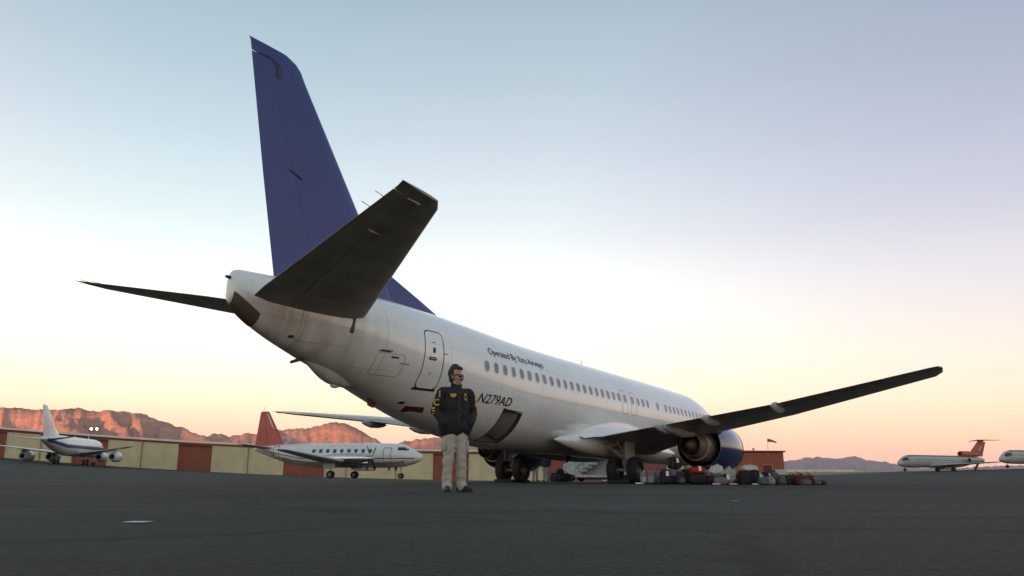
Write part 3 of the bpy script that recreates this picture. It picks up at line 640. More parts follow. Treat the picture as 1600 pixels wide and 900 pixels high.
        ob('fan', lathe([(EX(12.15)-X0, .01), (EX(12.45)-X0, .28), (EX(12.55)-X0, .80)], 36, origin=(0, ey, ez)), M_SLOT, en, True)
        ob('fan_duct', lathe([(EX(14.83)-X0, .85), (EX(14.2)-X0, .82), (EX(13.6)-X0, .80), (EX(13.6)-X0, .3)], 40, origin=(0, ey, ez), flat=.05), M_SLOT, en, True)
        ob('core_cowl', lathe([(EX(13.7)-X0, .60), (EX(14.4)-X0, .66), (EX(14.9)-X0, .635), (EX(15.35)-X0, .56), (EX(15.4)-X0, .555)], 40, origin=(0, ey, ez)), M_METAL, en, True)
        ob('primary_nozzle', lathe([(EX(15.38)-X0, .55), (EX(15.75)-X0, .485), (EX(16.1)-X0, .43), (EX(16.1)-X0, .415), (EX(15.6)-X0, .42), (EX(15.3)-X0, .43)], 40, origin=(0, ey, ez)), M_HOT, en, True, ang=40)
        ob('nozzle_ring', lathe([(EX(15.34)-X0, .575), (EX(15.42)-X0, .57), (EX(15.42)-X0, .53), (EX(15.34)-X0, .53)], 40, closed=True, origin=(0, ey, ez)), M_LGREY, en, True, ang=40)
        ob('exhaust_throat', lathe([(EX(15.45)-X0, .42), (EX(15.3)-X0, .01)], 32, origin=(0, ey, ez)), M_SLOT, en, True)
        ob('exhaust_plug', lathe([(EX(15.3)-X0, .29), (EX(15.8)-X0, .275), (EX(16.15)-X0, .20), (EX(16.45)-X0, .09), (EX(16.52)-X0, .005)], 32, origin=(0, ey, ez)), M_HOT, en, True)
        # pylon and its aft fairing
        V, F = [], []
        pst = [(12.6, 2.30, 2.42, .02), (13.3, 2.15, 2.55, .18), (14.2, 2.0, 2.62, .24), (15.0, 1.92, 2.50, .26), (16.0, 1.80, 2.35, .26), (17.2, 1.72, 2.25, .22), (18.2, 1.82, 2.16, .14), (18.9, 1.95, 2.10, .03)]
        for (x, b, t, h) in pst:
            x += .9
            for j in range(14):
                a = 2*PI*j/14; V.append((x-X0, ey+h*math.copysign(abs(math.sin(a))**.7, math.sin(a)), (t+b)/2+(t-b)/2*math.copysign(abs(math.cos(a))**.7, math.cos(a))))
        for i in range(len(pst)-1):
            for j in range(14): F.append((i*14+j, i*14+(j+1) % 14, (i+1)*14+(j+1) % 14, (i+1)*14+j))
        ob('pylon', (V, F), M_LGREY, en, True)
        # ---- main gear
        gy = 2.605*sgn
        bm = bmesh.new(); tube(bm, [(0, gy, 1.75), (0, gy, 1.0), (0, gy, .98), (0, gy, .46)], [.10, .10, .065, .065], 14)
        tube(bm, [(0, gy-.48, .51), (0, gy+.48, .51)], .06, 12); tube(bm, [(.28, gy, 1.0), (.20, gy, .72), (.02, gy, .52)], .03, 8)
        tube(bm, [(.28, gy, 1.0), (.05, gy, 1.15)], .035, 8)
        g = ob('gear_strut', bm, M_STRUT, root, True, ang=50)
        tubeo('side_brace', [(.05, gy, .98), (.25, gy-1.0*sgn, 1.62)], .045, M_STRUT, g, 8)
        tubeo('drag_brace', [(0, gy, 1.12), (.75, gy-.1*sgn, 1.7)], .04, M_STRUT, g, 8)
        bm = bmesh.new(); box(bm, (-.05, gy+.20*sgn, 1.28), (.82, .035, .80)); bmesh.ops.bevel(bm, geom=bm.edges[:], offset=.012, segments=1, affect='EDGES')
        ob('gear_door', bm, M_GREYD, g)
        for wy in (-.425, .425):
            prof = [(-.10, .26), (-.17, .29), (-.185, .36), (-.18, .44), (-.14, .49), (-.07, .507), (.07, .507), (.14, .49), (.18, .44), (.185, .36), (.17, .29), (.10, .26)]
            ob('tyre', lathe(prof, 40, 'y', origin=(0, gy+wy, .507)), M_TYRE, g, True)
            ob('rim', lathe([(-.11, .01), (-.12, .12), (-.07, .15), (-.05, .22), (-.13, .265), (-.12, .28), (.12, .28), (.13, .265), (.05, .22), (.07, .15), (.12, .12), (.11, .01)], 28, 'y', origin=(0, gy+wy, .507)), M_RIM, g, True, ang=40)
        for k in (-1, 1): boxo('wheel_chock', (.62*k, gy, .06), (.16, .95, .12), mat('chock_black', (.025, .024, .022), .8, var=.5), g, None, .03)
    # ---- nose gear (its contact stands higher in the airliner's own frame because the nose sits low)
    nx, nz = 4.0-X0, .287
    bm = bmesh.new(); tube(bm, [(nx, 0, 1.4), (nx, 0, nz+.34)], [.08, .055], 12); tube(bm, [(nx, -.26, nz+.34), (nx, .26, nz+.34)], .04, 10)
    g = ob('gear_strut', bm, M_STRUT, root, True, ang=50)
    tubeo('drag_brace', [(nx, 0, .85), (nx-.8, 0, 1.3)], .035, M_STRUT, g, 8)
    for sg in (-1, 1):
        ob('tyre', lathe([(-.06, .16), (-.10, .20), (-.10, .28), (-.06, .335), (.06, .335), (.10, .28), (.10, .20), (.06, .16)], 28, 'y', origin=(nx, .2*sg, nz+.34)), M_TYRE, g, True)
        ob('rim', lathe([(-.07, .01), (-.07, .17), (.07, .17), (.07, .01)], 20, 'y', origin=(nx, .2*sg, nz+.34)), M_RIM, g, True, ang=40)
        boxo('gear_door', (nx-.1, .32*sg, .95), (1.1, .03, .42), M_WHITE, g, None, .01)
    return root
build_airliner()

# ------------------------------------------------------------------ hangars
M_CREAM = mat('hangar_cream', (.60, .53, .33), .75, var=.12, scale=.4)
M_RUST = mat('hangar_door_red', (.26, .075, .045), .7, var=.15, scale=.5)
M_REDW = mat('hangar_wall_red', (.34, .095, .05), .7, var=.12, scale=.4)
M_FASCIA = mat('fascia_white', (.80, .74, .68), .5, var=.08, scale=.6)
M_TRIM = mat('trim_brown', (.20, .06, .04), .7)
M_ROOF = mat('roof_metal', (.42, .40, .38), .45, metal=.4, var=.15)
def ribbed(p0, p1, zb0, zb1, zt0, zt1, depth=.05, pitch=.9):
    """Corrugated panel between two base points, its ribs standing proud; front faces -y."""
    n = max(2, int((p1-p0).length/pitch)); V, F = [], []
    prof = []
    for i in range(n):
        for t, d in ((0, 0), (.78, 0), (.84, -depth), (.94, -depth)): prof.append(((i+t)/n, d))
    prof.append((1, 0))
    for t, d in prof:
        x = p0.x+(p1.x-p0.x)*t; y = p0.y+(p1.y-p0.y)*t+d
        V.append((x, y, zb0+(zb1-zb0)*t)); V.append((x, y, zt0+(zt1-zt0)*t)); V.append((x, y+.25-d, zb0+(zb1-zb0)*t)); V.append((x, y+.25-d, zt0+(zt1-zt0)*t))
    m = len(prof)
    for i in range(m-1):
        a, b = 4*i, 4*i+4
        F += [(a, b, b+1, a+1), (a+2, a+3, b+3, b+2), (a+1, b+1, b+3, a+3), (a, a+2, b+2, b)]
    F += [(0, 1, 3, 2), (4*m-4, 4*m-2, 4*m-1, 4*m-3)]
    return V, F
def build_hangars():
    D, H = 190.0, 6.55
    root = empty('hangar', at(420, D), label='long low row of cream hangars with rust-red doors and a pale roof edge', cat='hangar')
    inv = -root.location
    px = [(-170, 'c'), (-110, 'c'), (-52, 'r'), (8, 'c'), (58, 'c'), (110, 'r'), (167, 'c'), (219, 'c'), (275, 'r'), (330, 'c'), (386, 'c'), (441, 'r'), (507, 'c'), (562, 'c'), (618, 'c'), (675, 'r'), (733, 'c'), (795, 'c'), (852, 'r'), (942, 'c'), (1004, 'r'), (1043, 'c'), (1098, 'c'), (1148, None)]
    def P(u): p = at(u, D); return p
    def lo(p): return Vector(p)+inv
    for (u0, k), (u1, _) in zip(px, px[1:]):
        a, b = lo(P(u0)), lo(P(u1))
        if k == 'c':
            ob('wall_panel', ribbed(a, b, a.z-.3, b.z-.3, a.z+H-.75, b.z+H-.75), M_CREAM, root)
        else:
            a2, b2 = a+Vector((.05, .35, 0)), b+Vector((-.05, .35, 0))
            dr = ob('sliding_door', ribbed(a2, b2, a2.z-.3, b2.z-.3, a.z+H-.95, b.z+H-.95, .04, 1.4), M_RUST, root)
            for q, s in ((a, 1), (b, -1)): boxo('door_jamb', (q.x+.06*s, q.y+.05, q.z+H/2-.6), (.16, .5, H-.3), M_CREAM, dr)
            boxo('door_track', ((a.x+b.x)/2, a.y-.12, (a.z+b.z)/2+H-.85), ((b-a).length*.98, .12, .16), M_TRIM, dr, Matrix.Rotation(-math.atan2(b.z-a.z, b.x-a.x), 3, 'Y').to_quaternion())
    # header strip, fascia and roof run along the row and follow the ground
    us = [q[0] for q in px]
    def strip(name, y0, y1, z0, z1, m, z0b=None, z1b=None):
        V, F = [], []
        for u in us:
            p = lo(P(u))
            V += [(p.x, p.y+y0, p.z+z0), (p.x, p.y+y0, p.z+z1), (p.x, p.y+y1, p.z+(z1 if z1b is None else z1b)), (p.x, p.y+y1, p.z+(z0 if z0b is None else z0b))]
        for i in range(len(us)-1):
            for j in range(4): F.append((4*i+j, 4*i+4+j, 4*i+4+(j+1) % 4, 4*i+(j+1) % 4))
        F += [(0, 1, 2, 3), tuple(4*(len(us)-1)+j for j in (3, 2, 1, 0))]
        return ob(name, (V, F), m, root)
    strip('header_trim', -.06, .3, H-.74, H-.36, M_TRIM)
    rf = strip('roof', -.45, 14, H-.10, H+.08, M_ROOF, H+.10, H+.26)
    f = strip('fascia', -.62, -.46, H-.22, H+.16, M_FASCIA)
    strip('back_wall', 13.2, 13.5, -.5, H-.1, M_CREAM)
    for u in (-110, 61, 219, 386, 540, 618, 795, 1098):
        p = lo(P(u)); q = ob('downspout', tube_pts([(p.x, p.y-.5, p.z+H-.3), (p.x, p.y-.2, p.z+H-.8), (p.x, p.y-.16, p.z-.1)], .11), mat('spout_brown', (.30, .20, .10), .6), root)
    # the red end building of the row
    r2 = empty('hangar', at(1190, D-2), label='red metal shed closing the hangar row, small doorway in its side', cat='hangar')
    i2 = -r2.location; a, b = at(1150, D-2)+i2, at(1226.5, D-2)+i2; H2 = 6.3
    ob('wall', ribbed(a, b, a.z-.3, b.z-.3, a.z+H2-.3, b.z+H2-.3, .05, 1.2), M_REDW, r2)
    V = [(b.x, b.y, b.z-.3), (b.x, b.y, b.z+H2-.35), (b.x+.25, b.y+11.5, b.z+H2-.35), (b.x+.25, b.y+11.5, b.z-.3), (b.x-.3, b.y+.3, b.z-.3), (b.x-.3, b.y+.3, b.z+H2-.35), (b.x-.05, b.y+11.5, b.z+H2-.35), (b.x-.05, b.y+11.5, b.z-.3)]
    ob('side_wall', (V, [(0, 1, 2, 3), (7, 6, 5, 4), (0, 4, 5, 1), (3, 2, 6, 7), (1, 5, 6, 2), (0, 3, 7, 4)]), M_REDW, r2)
    boxo('roof', ((a.x+b.x)/2, a.y+5.6, a.z+H2+.02), ((b-a).length+.5, 12.2, .22), M_ROOF, r2)
    boxo('fascia', ((a.x+b.x)/2, a.y-.58, a.z+H2-.05), ((b-a).length+.55, .12, .36), M_TRIM, r2)
    boxo('header_trim', ((a.x+b.x)/2, a.y-.10, a.z+H2-.62), ((b-a).length-.1, .10, .22), mat('trim_tan', (.42, .22, .12), .7), r2)
    dd = boxo('door', (a.x+(b.x-a.x)*.66, a.y-.08, a.z+1.55), (1.75, .12, 3.3), mat('doorway_dark', (.12, .02, .02), .7), r2)
    boxo('door_frame', (a.x+(b.x-a.x)*.66+1.0, a.y-.12, a.z+1.65), (.22, .2, 3.5), mat('trim_tan', (.42, .22, .12)), dd)
    boxo('door_frame', (a.x+(b.x-a.x)*.66, a.y-.12, a.z+3.32), (2.2, .2, .18), mat('trim_tan', (.42, .22, .12)), dd)
    for t in (.2, .47):
        v = ob('roof_vent', lathe([(0, .01), (.05, .22), (.45, .22), (.5, .34), (.7, .3), (.75, .01)], 12, 'x'), M_ROOF, r2)
        v.rotation_euler = (0, R(-90), 0); v.location = (a.x+(b.x-a.x)*t, a.y+3, a.z+H2+.1)
def tube_pts(pts, r, n=8):
    bm = bmesh.new(); tube(bm, pts, r, n); return bm
build_hangars()

# ------------------------------------------------------------------ other aircraft
M_PLW = mat('plane_white', (.66, .68, .66), .35, coat=.4, var=.12, scale=.6)
M_PLG = mat('plane_grey', (.40, .42, .39), .4, coat=.2, var=.18, scale=.5)
M_PLR = mat('plane_red', (.42, .055, .04), .4, coat=.3, var=.15, scale=.5)
M_PLO = mat('plane_orange_red', (.44, .10, .05), .45, var=.15, scale=.4)
M_STRIPE = mat('stripe_blue', (.05, .06, .24), .4, var=.2)
M_GLASS = mat('cockpit_glass', (.015, .018, .02), .08, coat=.8)
M_SILVER = mat('polished_aluminium', (.62, .62, .60), .22, metal=.95, var=.2, scale=3)
def wheelset(parent, x, y, zs, zw, r, wd, n=2, z0=0):
    bm = bmesh.new(); tube(bm, [(x, y, zs), (x, y, zw+r)], [.11, .08], 8); tube(bm, [(x, y-wd, zw+r), (x, y+wd, zw+r)], .05, 8)
    g = ob('gear_strut', bm, M_STRUT, parent, True, ang=50)
    for s in ((-1, 1) if n == 2 else (0,)):
        ob('tyre', lathe([(-.10, .5*r), (-.14, .6*r), (-.14, .9*r), (-.07, r), (.07, r), (.14, .9*r), (.14, .6*r), (.10, .5*r)], 20, 'y', origin=(x, y+wd*.8*s, zw+r)), M_TYRE, g, True)
        ob('rim', lathe([(-.09, .01), (-.09, .52*r), (.09, .52*r), (.09, .01)], 14, 'y', origin=(x, y+wd*.8*s, zw+r)), M_RIM, g, True, ang=40)
    return g
def band(fu, xs, za, zb, off, side):
    V, F = [], []
    for x in xs:
        for k in range(4): V.append(fu.at(x, za(x)+(zb(x)-za(x))*k/3, side, off))
    for i in range(len(xs)-1):
        for k in range(3): F.append((4*i+k, 4*i+k+1, 4*i+5+k, 4*i+4+k))
    return V, F
def plane_base(name, label, loc, alpha, st, xc, m, group=None):
    root = empty(name, loc, alpha+PI, label, 'airplane', group); fu = Fus(st, .5, xc)
    xs = sorted(set(list(np.linspace(fu.X[0], fu.X[-1], 60))+list(fu.X)))
    ob('fuselage', fu.mesh(xs, [2*PI*i/36 for i in range(36)]), m, root, True, ang=60)
    return root, fu

def propliner():
    D = 113.0; al = R(-14); n = at(660, D-3.0); c = Vector((n.x-12.4*math.cos(al), n.y-12.4*math.sin(al), 0)); c.z = gz(c.x, c.y)
    st = [(0, 2.85, 2.75, .03), (.15, 3.1, 2.45, .32), (.6, 3.4, 2.15, .7), (1.3, 3.68, 1.9, 1.0), (1.9, 4.05, 1.72, 1.2), (2.6, 4.38, 1.55, 1.34), (3.6, 4.55, 1.45, 1.43), (5, 4.6, 1.4, 1.46), (14, 4.6, 1.4, 1.46), (17, 4.6, 1.55, 1.4), (20, 4.52, 2.1, 1.15), (22.5, 4.38, 2.9, .75), (24.2, 4.22, 3.45, .36), (24.8, 4.05, 3.7, .14)]
    root, fu = plane_base('propeller_airliner', 'white twin-propeller airliner with tall red tail fin, parked before the hangars', c, al, st, 12.4, M_PLW); X = 12.4
    for i in range(9):
        x = 6.9+1.02*i-X; w_ = ob('window', patch(fu, x, 3.52, .46, .5, .1, .012), M_GLASS, root, True); ob('frame', outline(fu, x, 3.52, .58, .62, .14, .05, .015), M_SILVER, w_)
    for x, wd, ht in ((4.5, 1.0, 1.75), (20.9, .8, 1.5)):
        d = ob('cabin_door', patch(fu, x-X, 3.05+(.35 if x > 10 else 0), wd, ht, .08, .008), M_PLW, root, True); ob('door_seal', outline(fu, x-X, 3.05+(.35 if x > 10 else 0), wd+.1, ht+.1, .1, .06, .012), M_SEAM, d)
    ob('cockpit_window', band(fu, [x-X for x in np.linspace(1.75, 3.1, 6)], lambda x: 3.62, lambda x: 4.05 if x+X > 2.1 else 3.85, .014, 1), M_GLASS, root)
    ob('cheat_line', band(fu, [x-X for x in np.linspace(.9, 23.2, 40)], lambda x: 2.55 if x+X < 17 else 2.55+(x+X-17)*.17, lambda x: 2.66 if x+X < 17 else 2.66+(x+X-17)*.17, .010, 1), mat('stripe_maroon', (.16, .03, .04), .5), root)
    ob('belly_band', band(fu, [x-X for x in np.linspace(2.2, 22.0, 40)], lambda x: fu.par(x)[1]+.03, lambda x: fu.par(x)[1]+.7, .008, 1), mat('belly_grey', (.33, .34, .33), .4, metal=.4, var=.2), root)
    Y = (0, 1, 0); Z = (0, 0, 1)
    fs = [((20.2-X, 0, 4.35), (24.75-X, 0, 4.35), .11, Y), ((22.75-X, 0, 8.75), (24.25-X, 0, 8.75), .10, Y), ((23.0-X, 0, 9.05), (24.1-X, 0, 9.05), .05, Y)]
    fin = ob('fin', foil(fs, 0, .55, 9), M_PLR, root, True, ang=40); ob('rudder', foil(fs, .56, 1, 5), M_PLR, fin, True, ang=30)
    ob('fin_stripe', ([Vector((sec_at(fs, z, 2)[0].x+dx, yt(.12, .1)*2.6+.03, z)) for z, dx in ((4.5, .55), (4.5, .80), (8.7, .42), (8.7, .22))], [(0, 1, 2, 3)]), mat('stripe_white', (.72, .7, .68), .5), fin)
    ds = [((16.4-X, 0, 4.55), (21-X, 0, 4.4), .05, Y), ((19.4-X, 0, 5.5), (21.2-X, 0, 5.5), .08, Y), ((20.6-X, 0, 6.1), (21.4-X, 0, 6.1), .08, Y)]
    df = ob('dorsal_fillet', foil(ds), mat('pink_and_red', (.46, .09, .07), .5, var=.1, scale=1.6, var2=(.62, .55, .52)), fin, True, ang=40)
    tubeo('antenna', [(23.6-X, 0, 9.0), (23.8-X, 0, 9.8)], .03, M_PLW, fin, 6)
    for s in (1, -1):
        ss = [((21.6-X, .3*s, 4.0), (24.4-X, .3*s, 4.0), .1, Z), ((23.0-X, 5.6*s, 4.35), (24.3-X, 5.6*s, 4.35), .09, Z)]
        sb = ob('stabilizer', foil(ss, 0, .6, 8), M_PLG, root, True, ang=40); ob('elevator', foil(ss, .61, 1, 5), M_PLG, sb, True, ang=30)
        ws = [((8.4-X, .6*s, 1.85), (13.1-X, .6*s, 1.8), .16, Z), ((9.3-X, 4.5*s, 2.2), (13.0-X, 4.5*s, 2.15), .15, Z), ((11.0-X, 15.7*s, 3.25), (12.7-X, 15.7*s, 3.25), .12, Z), ((11.5-X, 16.1*s, 3.3), (12.5-X, 16.1*s, 3.3), .06, Z)]
        wg = ob('wing', foil(ws, 0, .74, 9), M_PLG, root, True, ang=40); ob('flap', foil(subsecs(ws, 1.6*s, 9.4*s), .75, 1, 5), M_PLG, wg, True, ang=30); ob('aileron', foil(subsecs(ws, 9.5*s, 15.6*s), .75, 1, 5), M_PLG, wg, True, ang=30)
        en = ob('engine_nacelle', lathe([(5.9-X, .3), (6.1-X, .52), (7-X, .66), (9-X, .74), (11.5-X, .62), (13.6-X, .25), (13.9-X, .02)], 24, origin=(0, 3.7*s, 2.55)), M_SILVER, root, True)
        ob('air_scoop', lathe([(6.05-X, .26), (6.1-X, .3), (7.2-X, .3), (8-X, .2)], 16, origin=(0, 3.7*s, 1.98)), M_SILVER, en, True)
        ob('spinner', lathe([(5.25-X, .01), (5.4-X, .18), (5.7-X, .3), (5.95-X, .32)], 18, origin=(0, 3.7*s, 2.55)), M_SILVER, en, True)
        for k in range(4):
            a = R(45+90*k); d = Vector((0, math.sin(a), math.cos(a))); t = Vector((0, math.cos(a), -math.sin(a))); c0 = Vector((5.7-X, 3.7*s, 2.55))
            V = [c0+d*r+t*w_*q+Vector((e, 0, 0)) for r, w_ in ((.25, .10), (.8, .19), (1.6, .21), (2.05, .16)) for q, e in ((-1, .06), (1, -.06), (1, -.03), (-1, .09))]
            F = [(4*i+j, 4*i+(j+1) % 4, 4*i+4+(j+1) % 4, 4*i+4+j) for i in range(3) for j in range(4)]+[(0, 1, 2, 3), (12, 13, 14, 15)]
            ob('propeller_blade', (V, F), M_SLOT, en)
        wheelset(root, 11.3-X, 3.7*s, 2.2, 0, .48, .32)
        boxo('gear_door', (11.3-X, 3.7*s+.55*s, 1.55), (1.7, .05, .7), M_PLG, root, None, .02)
    wheelset(root, 3.0-X, 0, 1.7, 0, .36, .22)
    boxo('air_stair_hatch', (7.8-X, .9, 1.15), (2.6, .8, .35), M_PLG, root, None, .08)
propliner()

def fourjet():
    n, t = at(152, 181), at(60, 150); d = Vector((n.x-t.x, n.y-t.y, 0)); al = math.atan2(d.y, d.x); X = 16.5
    c = Vector(((n.x+t.x)/2, (n.y+t.y)/2, 0)); c.z = gz(c.x, c.y)
    st = [(0, 3.0, 2.9, .03), (.2, 3.3, 2.55, .4), (1, 3.85, 2.2, .95), (2.2, 4.7, 1.9, 1.4), (3.6, 5.25, 1.75, 1.65), (5.5, 5.4, 1.7, 1.75), (20, 5.4, 1.7, 1.75), (24, 5.4, 2.2, 1.6), (28, 5.2, 3.1, 1.15), (31, 4.95, 3.9, .65), (33, 4.6, 4.3, .15)]
    root, fu = plane_base('jet_airliner', 'white four-engine jet with blue stripe, farthest left of the parked aircraft', c, al, st, X, M_PLW)
    ob('cheat_line', band(fu, [x-X for x in np.linspace(1.5, 31, 40)], lambda x: 3.15+max(0, x+X-24)*.13, lambda x: 3.75+max(0, x+X-24)*.13, .02, 1), M_STRIPE, root)
    for i in range(13): ob('window', patch(fu, 7+1.3*i-X, 3.62, .5, .42, .1, .035), mat('stripe_red_dull', (.22, .08, .08), .4), root)
    ob('cockpit_window', band(fu, [x-X for x in np.linspace(1.3, 2.9, 5)], lambda x: 3.9, lambda x: 4.3, .03, 1), M_GLASS, root)
    tubeo('antenna', [(8-X, 0, 5.3), (8.4-X, 0, 6.1)], [.12, .05], M_PLW, root, 6)
    Y = (0, 1, 0); Z = (0, 0, 1)
    fs = [((23.5-X, 0, 4.9), (31.6-X, 0, 4.9), .07, Y), ((27.2-X, 0, 7.0), (32.4-X, 0, 7.0), .09, Y), ((31.2-X, 0, 10.2), (33.6-X, 0, 10.2), .09, Y), ((31.9-X, 0, 10.5), (33.6-X, 0, 10.5), .04, Y)]
    fin = ob('fin', foil(fs, 0, .68, 9), M_PLW, root, True, ang=40); ob('rudder', foil(fs, .69, 1, 5), M_PLW, fin, True, ang=30)
    for s in (1, -1):
        ss = [((28.0-X, .4*s, 4.4), (31.6-X, .4*s, 4.4), .09, Z), ((31.6-X, 5.6*s, 4.9), (33-X, 5.6*s, 4.9), .07, Z)]
        sb = ob('stabilizer', foil(ss, 0, .68, 8), M_PLG, root, True, ang=40); ob('elevator', foil(ss, .69, 1, 5), M_PLG, sb, True, ang=30)
        ws = [((10.5-X, .8*s, 2.2), (18.8-X, .8*s, 2.1), .12, Z), ((13.2-X, 4.2*s, 2.6), (18.4-X, 4.2*s, 2.55), .11, Z), ((20.0-X, 12.4*s, 3.6), (22-X, 12.4*s, 3.6), .09, Z)]
        wg = ob('wing', foil(ws, 0, .74, 9), M_PLG, root, True, ang=40); ob('flap', foil(subsecs(ws, 1.9*s, 7.8*s), .75, 1, 5), M_PLG, wg, True, ang=30); ob('aileron', foil(subsecs(ws, 7.9*s, 12*s), .75, 1, 5), M_PLG, wg, True, ang=30)
        for ey, ex in ((4.6, 11.2), (8.2, 14.6)):
            q = sec_at(ws, ey*s)
            en = ob('engine_cowl', lathe([(0, .72), (.05, .82), (.6, .98), (2.2, 1.0), (3.6, .8), (4.3, .62), (4.3, .55), (3, .5)], 24, origin=(ex-X, ey*s, 1.62)), M_PLW, root, True, ang=50)
            ob('exhaust_cone', lathe([(3.2, .54), (4.2, .34), (4.8, .04)], 16, origin=(ex-X, ey*s, 1.62)), M_SLOT, en, True)
            ob('inlet_fan', lathe([(.5, .01), (.55, .9)], 16, origin=(ex-X, ey*s, 1.62)), M_SLOT, en, True)
            boxo('pylon', (ex+3-X, ey*s, 2.5), (4, .25, .9), M_PLG, en, None, .08)
        wheelset(root, 16.6-X, 2.7*s, 2.2, 0, .55, .45)
    wheelset(root, 3.6-X, 0, 2, 0, .4, .25)
fourjet()

def trijet(n, t, label, group):
    d = Vector((n.x-t.x, n.y-t.y, 0)); al = math.atan2(d.y, d.x); X = 20.3; c = Vector((n.x, n.y, 0))-d.normalized()*20.3; c.z = gz(c.x, c.y)
    st = [(0, 2.35, 2.25, .03), (.2, 2.65, 1.95, .4), (1, 3.2, 1.6, .95), (2.2, 4.05, 1.32, 1.4), (3.4, 4.65, 1.2, 1.68), (5, 4.95, 1.12, 1.85), (24, 5.0, 1.12, 1.88), (28, 5.0, 1.5, 1.85), (32, 4.95, 2.3, 1.5), (36, 4.7, 3.2, .9), (38.5, 4.3, 3.7, .5)]
    root, fu = plane_base('trijet_airliner', label, c, al, st, X, mat('trijet_grey', (.44, .46, .44), .4, coat=.2, var=.15, scale=.5), group); sd_ = -1
    ob('crown_band', band(fu, [x-X for x in np.linspace(1.8, 34, 40)], lambda x: fu.par(x)[0]-.42, lambda x: fu.par(x)[0]-.01, .012, sd_), mat('crown_maroon', (.20, .06, .05), .5), root)
    ob('side_band', band(fu, [x-X for x in np.linspace(1.2, 36, 40)], lambda x: min(2.85, fu.par(x)[0]-.6), lambda x: fu.par(x)[0]-.44, .010, sd_), mat('side_grey', (.21, .24, .235), .4, coat=.2, var=.15, scale=.5), root)
    ob('cockpit_window', band(fu, [x-X for x in np.linspace(1.35, 3.3, 6)], lambda x: 3.1+.18*min(x+X-1.35, 1.2), lambda x: min(3.95, fu.par(x)[0]-.12), .03, sd_), M_GLASS, root)
    for i in range(24): ob('window', patch(fu, 5.5+.95*i-X, 3.5, .26, .36, .1, .03, sd_), M_GLASS, root)
    Y = (0, 1, 0); Z = (0, 0, 1)
    fs = [((29.5-X, 0, 4.7), (38.3-X, 0, 4.7), .10, Y), ((32.6-X, 0, 6.2), (38.9-X, 0, 6.2), .11, Y), ((36.6-X, 0, 9.6), (40.6-X, 0, 9.6), .10, Y), ((37.1-X, 0, 10.1), (40.9-X, 0, 10.1), .08, Y)]
    fin = ob('fin', foil(fs, 0, .7, 10), M_PLO, root, True, ang=40); ob('rudder', foil(subsecs(fs, 4.9, 9.6, 2), .71, 1, 5), M_PLO, fin, True, ang=30)
    ob('fin_mark', ([(36.2-X, -.42, 6.6), (36.7-X, -.42, 6.6), (38.0-X, -.36, 8.2), (37.5-X, -.36, 8.2)], [(0, 1, 2, 3)]), mat('stripe_white', (.72, .7, .68), .5), fin)
    ct = ob('centre_inlet', lathe([(27.9-X, .70), (27.8-X, .80), (28.1-X, .92), (30-X, .98), (33-X, .9), (36-X, .5), (37.5-X, .1)], 24, origin=(0, 0, 5.55)), M_PLO, root, True)
    ob('inlet_throat', lathe([(28.3-X, .01), (28.2-X, .74)], 16, origin=(0, 0, 5.55)), M_SLOT, ct)
    for s in (1, -1):
        ss = [((36.6-X, .1*s, 10.15), (40.6-X, .1*s, 10.15), .09, Z), ((39.6-X, 5.4*s, 10.0), (41.4-X, 5.4*s, 10.0), .07, Z)]
        sb = ob('stabilizer', foil(ss, 0, .7, 8), M_PLO, fin, True, ang=40)
        ws = [((12-X, 1.0*s, 1.75), (22.5-X, 1.0*s, 1.6), .11, Z), ((15.5-X, 5.5*s, 2.1), (22.3-X, 5.5*s, 2.05), .1, Z), ((24.3-X, 16.2*s, 2.9), (26.8-X, 16.2*s, 2.9), .08, Z)]
        wg = ob('wing', foil(ws, 0, .74, 9), M_PLG, root, True, ang=40); ob('flap', foil(subsecs(ws, 2.2*s, 11*s), .75, 1, 5), M_PLG, wg, True, ang=30); ob('aileron', foil(subsecs(ws, 11.1*s, 15.8*s), .75, 1, 5), M_PLG, wg, True, ang=30)
        en = ob('engine_cowl', lathe([(28.4-X, .58), (28.3-X, .66), (29-X, .8), (32-X, .82), (34.6-X, .62), (34.6-X, .55), (33-X, .5)], 24, origin=(0, 2.75*s, 3.6)), M_PLG, root, True, ang=50)
        ob('inlet_throat', lathe([(28.9-X, .01), (28.8-X, .7)], 16, origin=(0, 2.75*s, 3.6)), M_SLOT, en)
        boxo('pylon', (31.5-X, 2.0*s, 3.6), (3.6, 1.4, .35), M_PLW, en, None, .1)
        wheelset(root, 20.6-X, 2.85*s, 1.9, 0, .6, .45)
        boxo('gear_door', (20.4-X, 1.2*s, .95), (2.6, .06, .8), M_PLG, root, None, .02)
    wheelset(root, 2.9-X, 0, 1.6, 0, .42, .28)
    bm = bmesh.new(); box(bm, (35.2-X, 0, 1.9), (4.0, .8, .14), Matrix.Rotation(R(-48), 3, 'Y').to_quaternion()); ob('ventral_stair', bm, M_SEAM, root)
trijet(at(1404, 255), at(1548, 272), 'white trijet with orange-red T-tail, whole aircraft seen far right', 'trijets parked far off at the right')
n2, t2 = at(1564, 232), at(1404, 255)
trijet(n2, n2+(at(1548, 272)-at(1404, 255)), 'trijet cut by the right edge of the view, only its nose in view', 'trijets parked far off at the right')

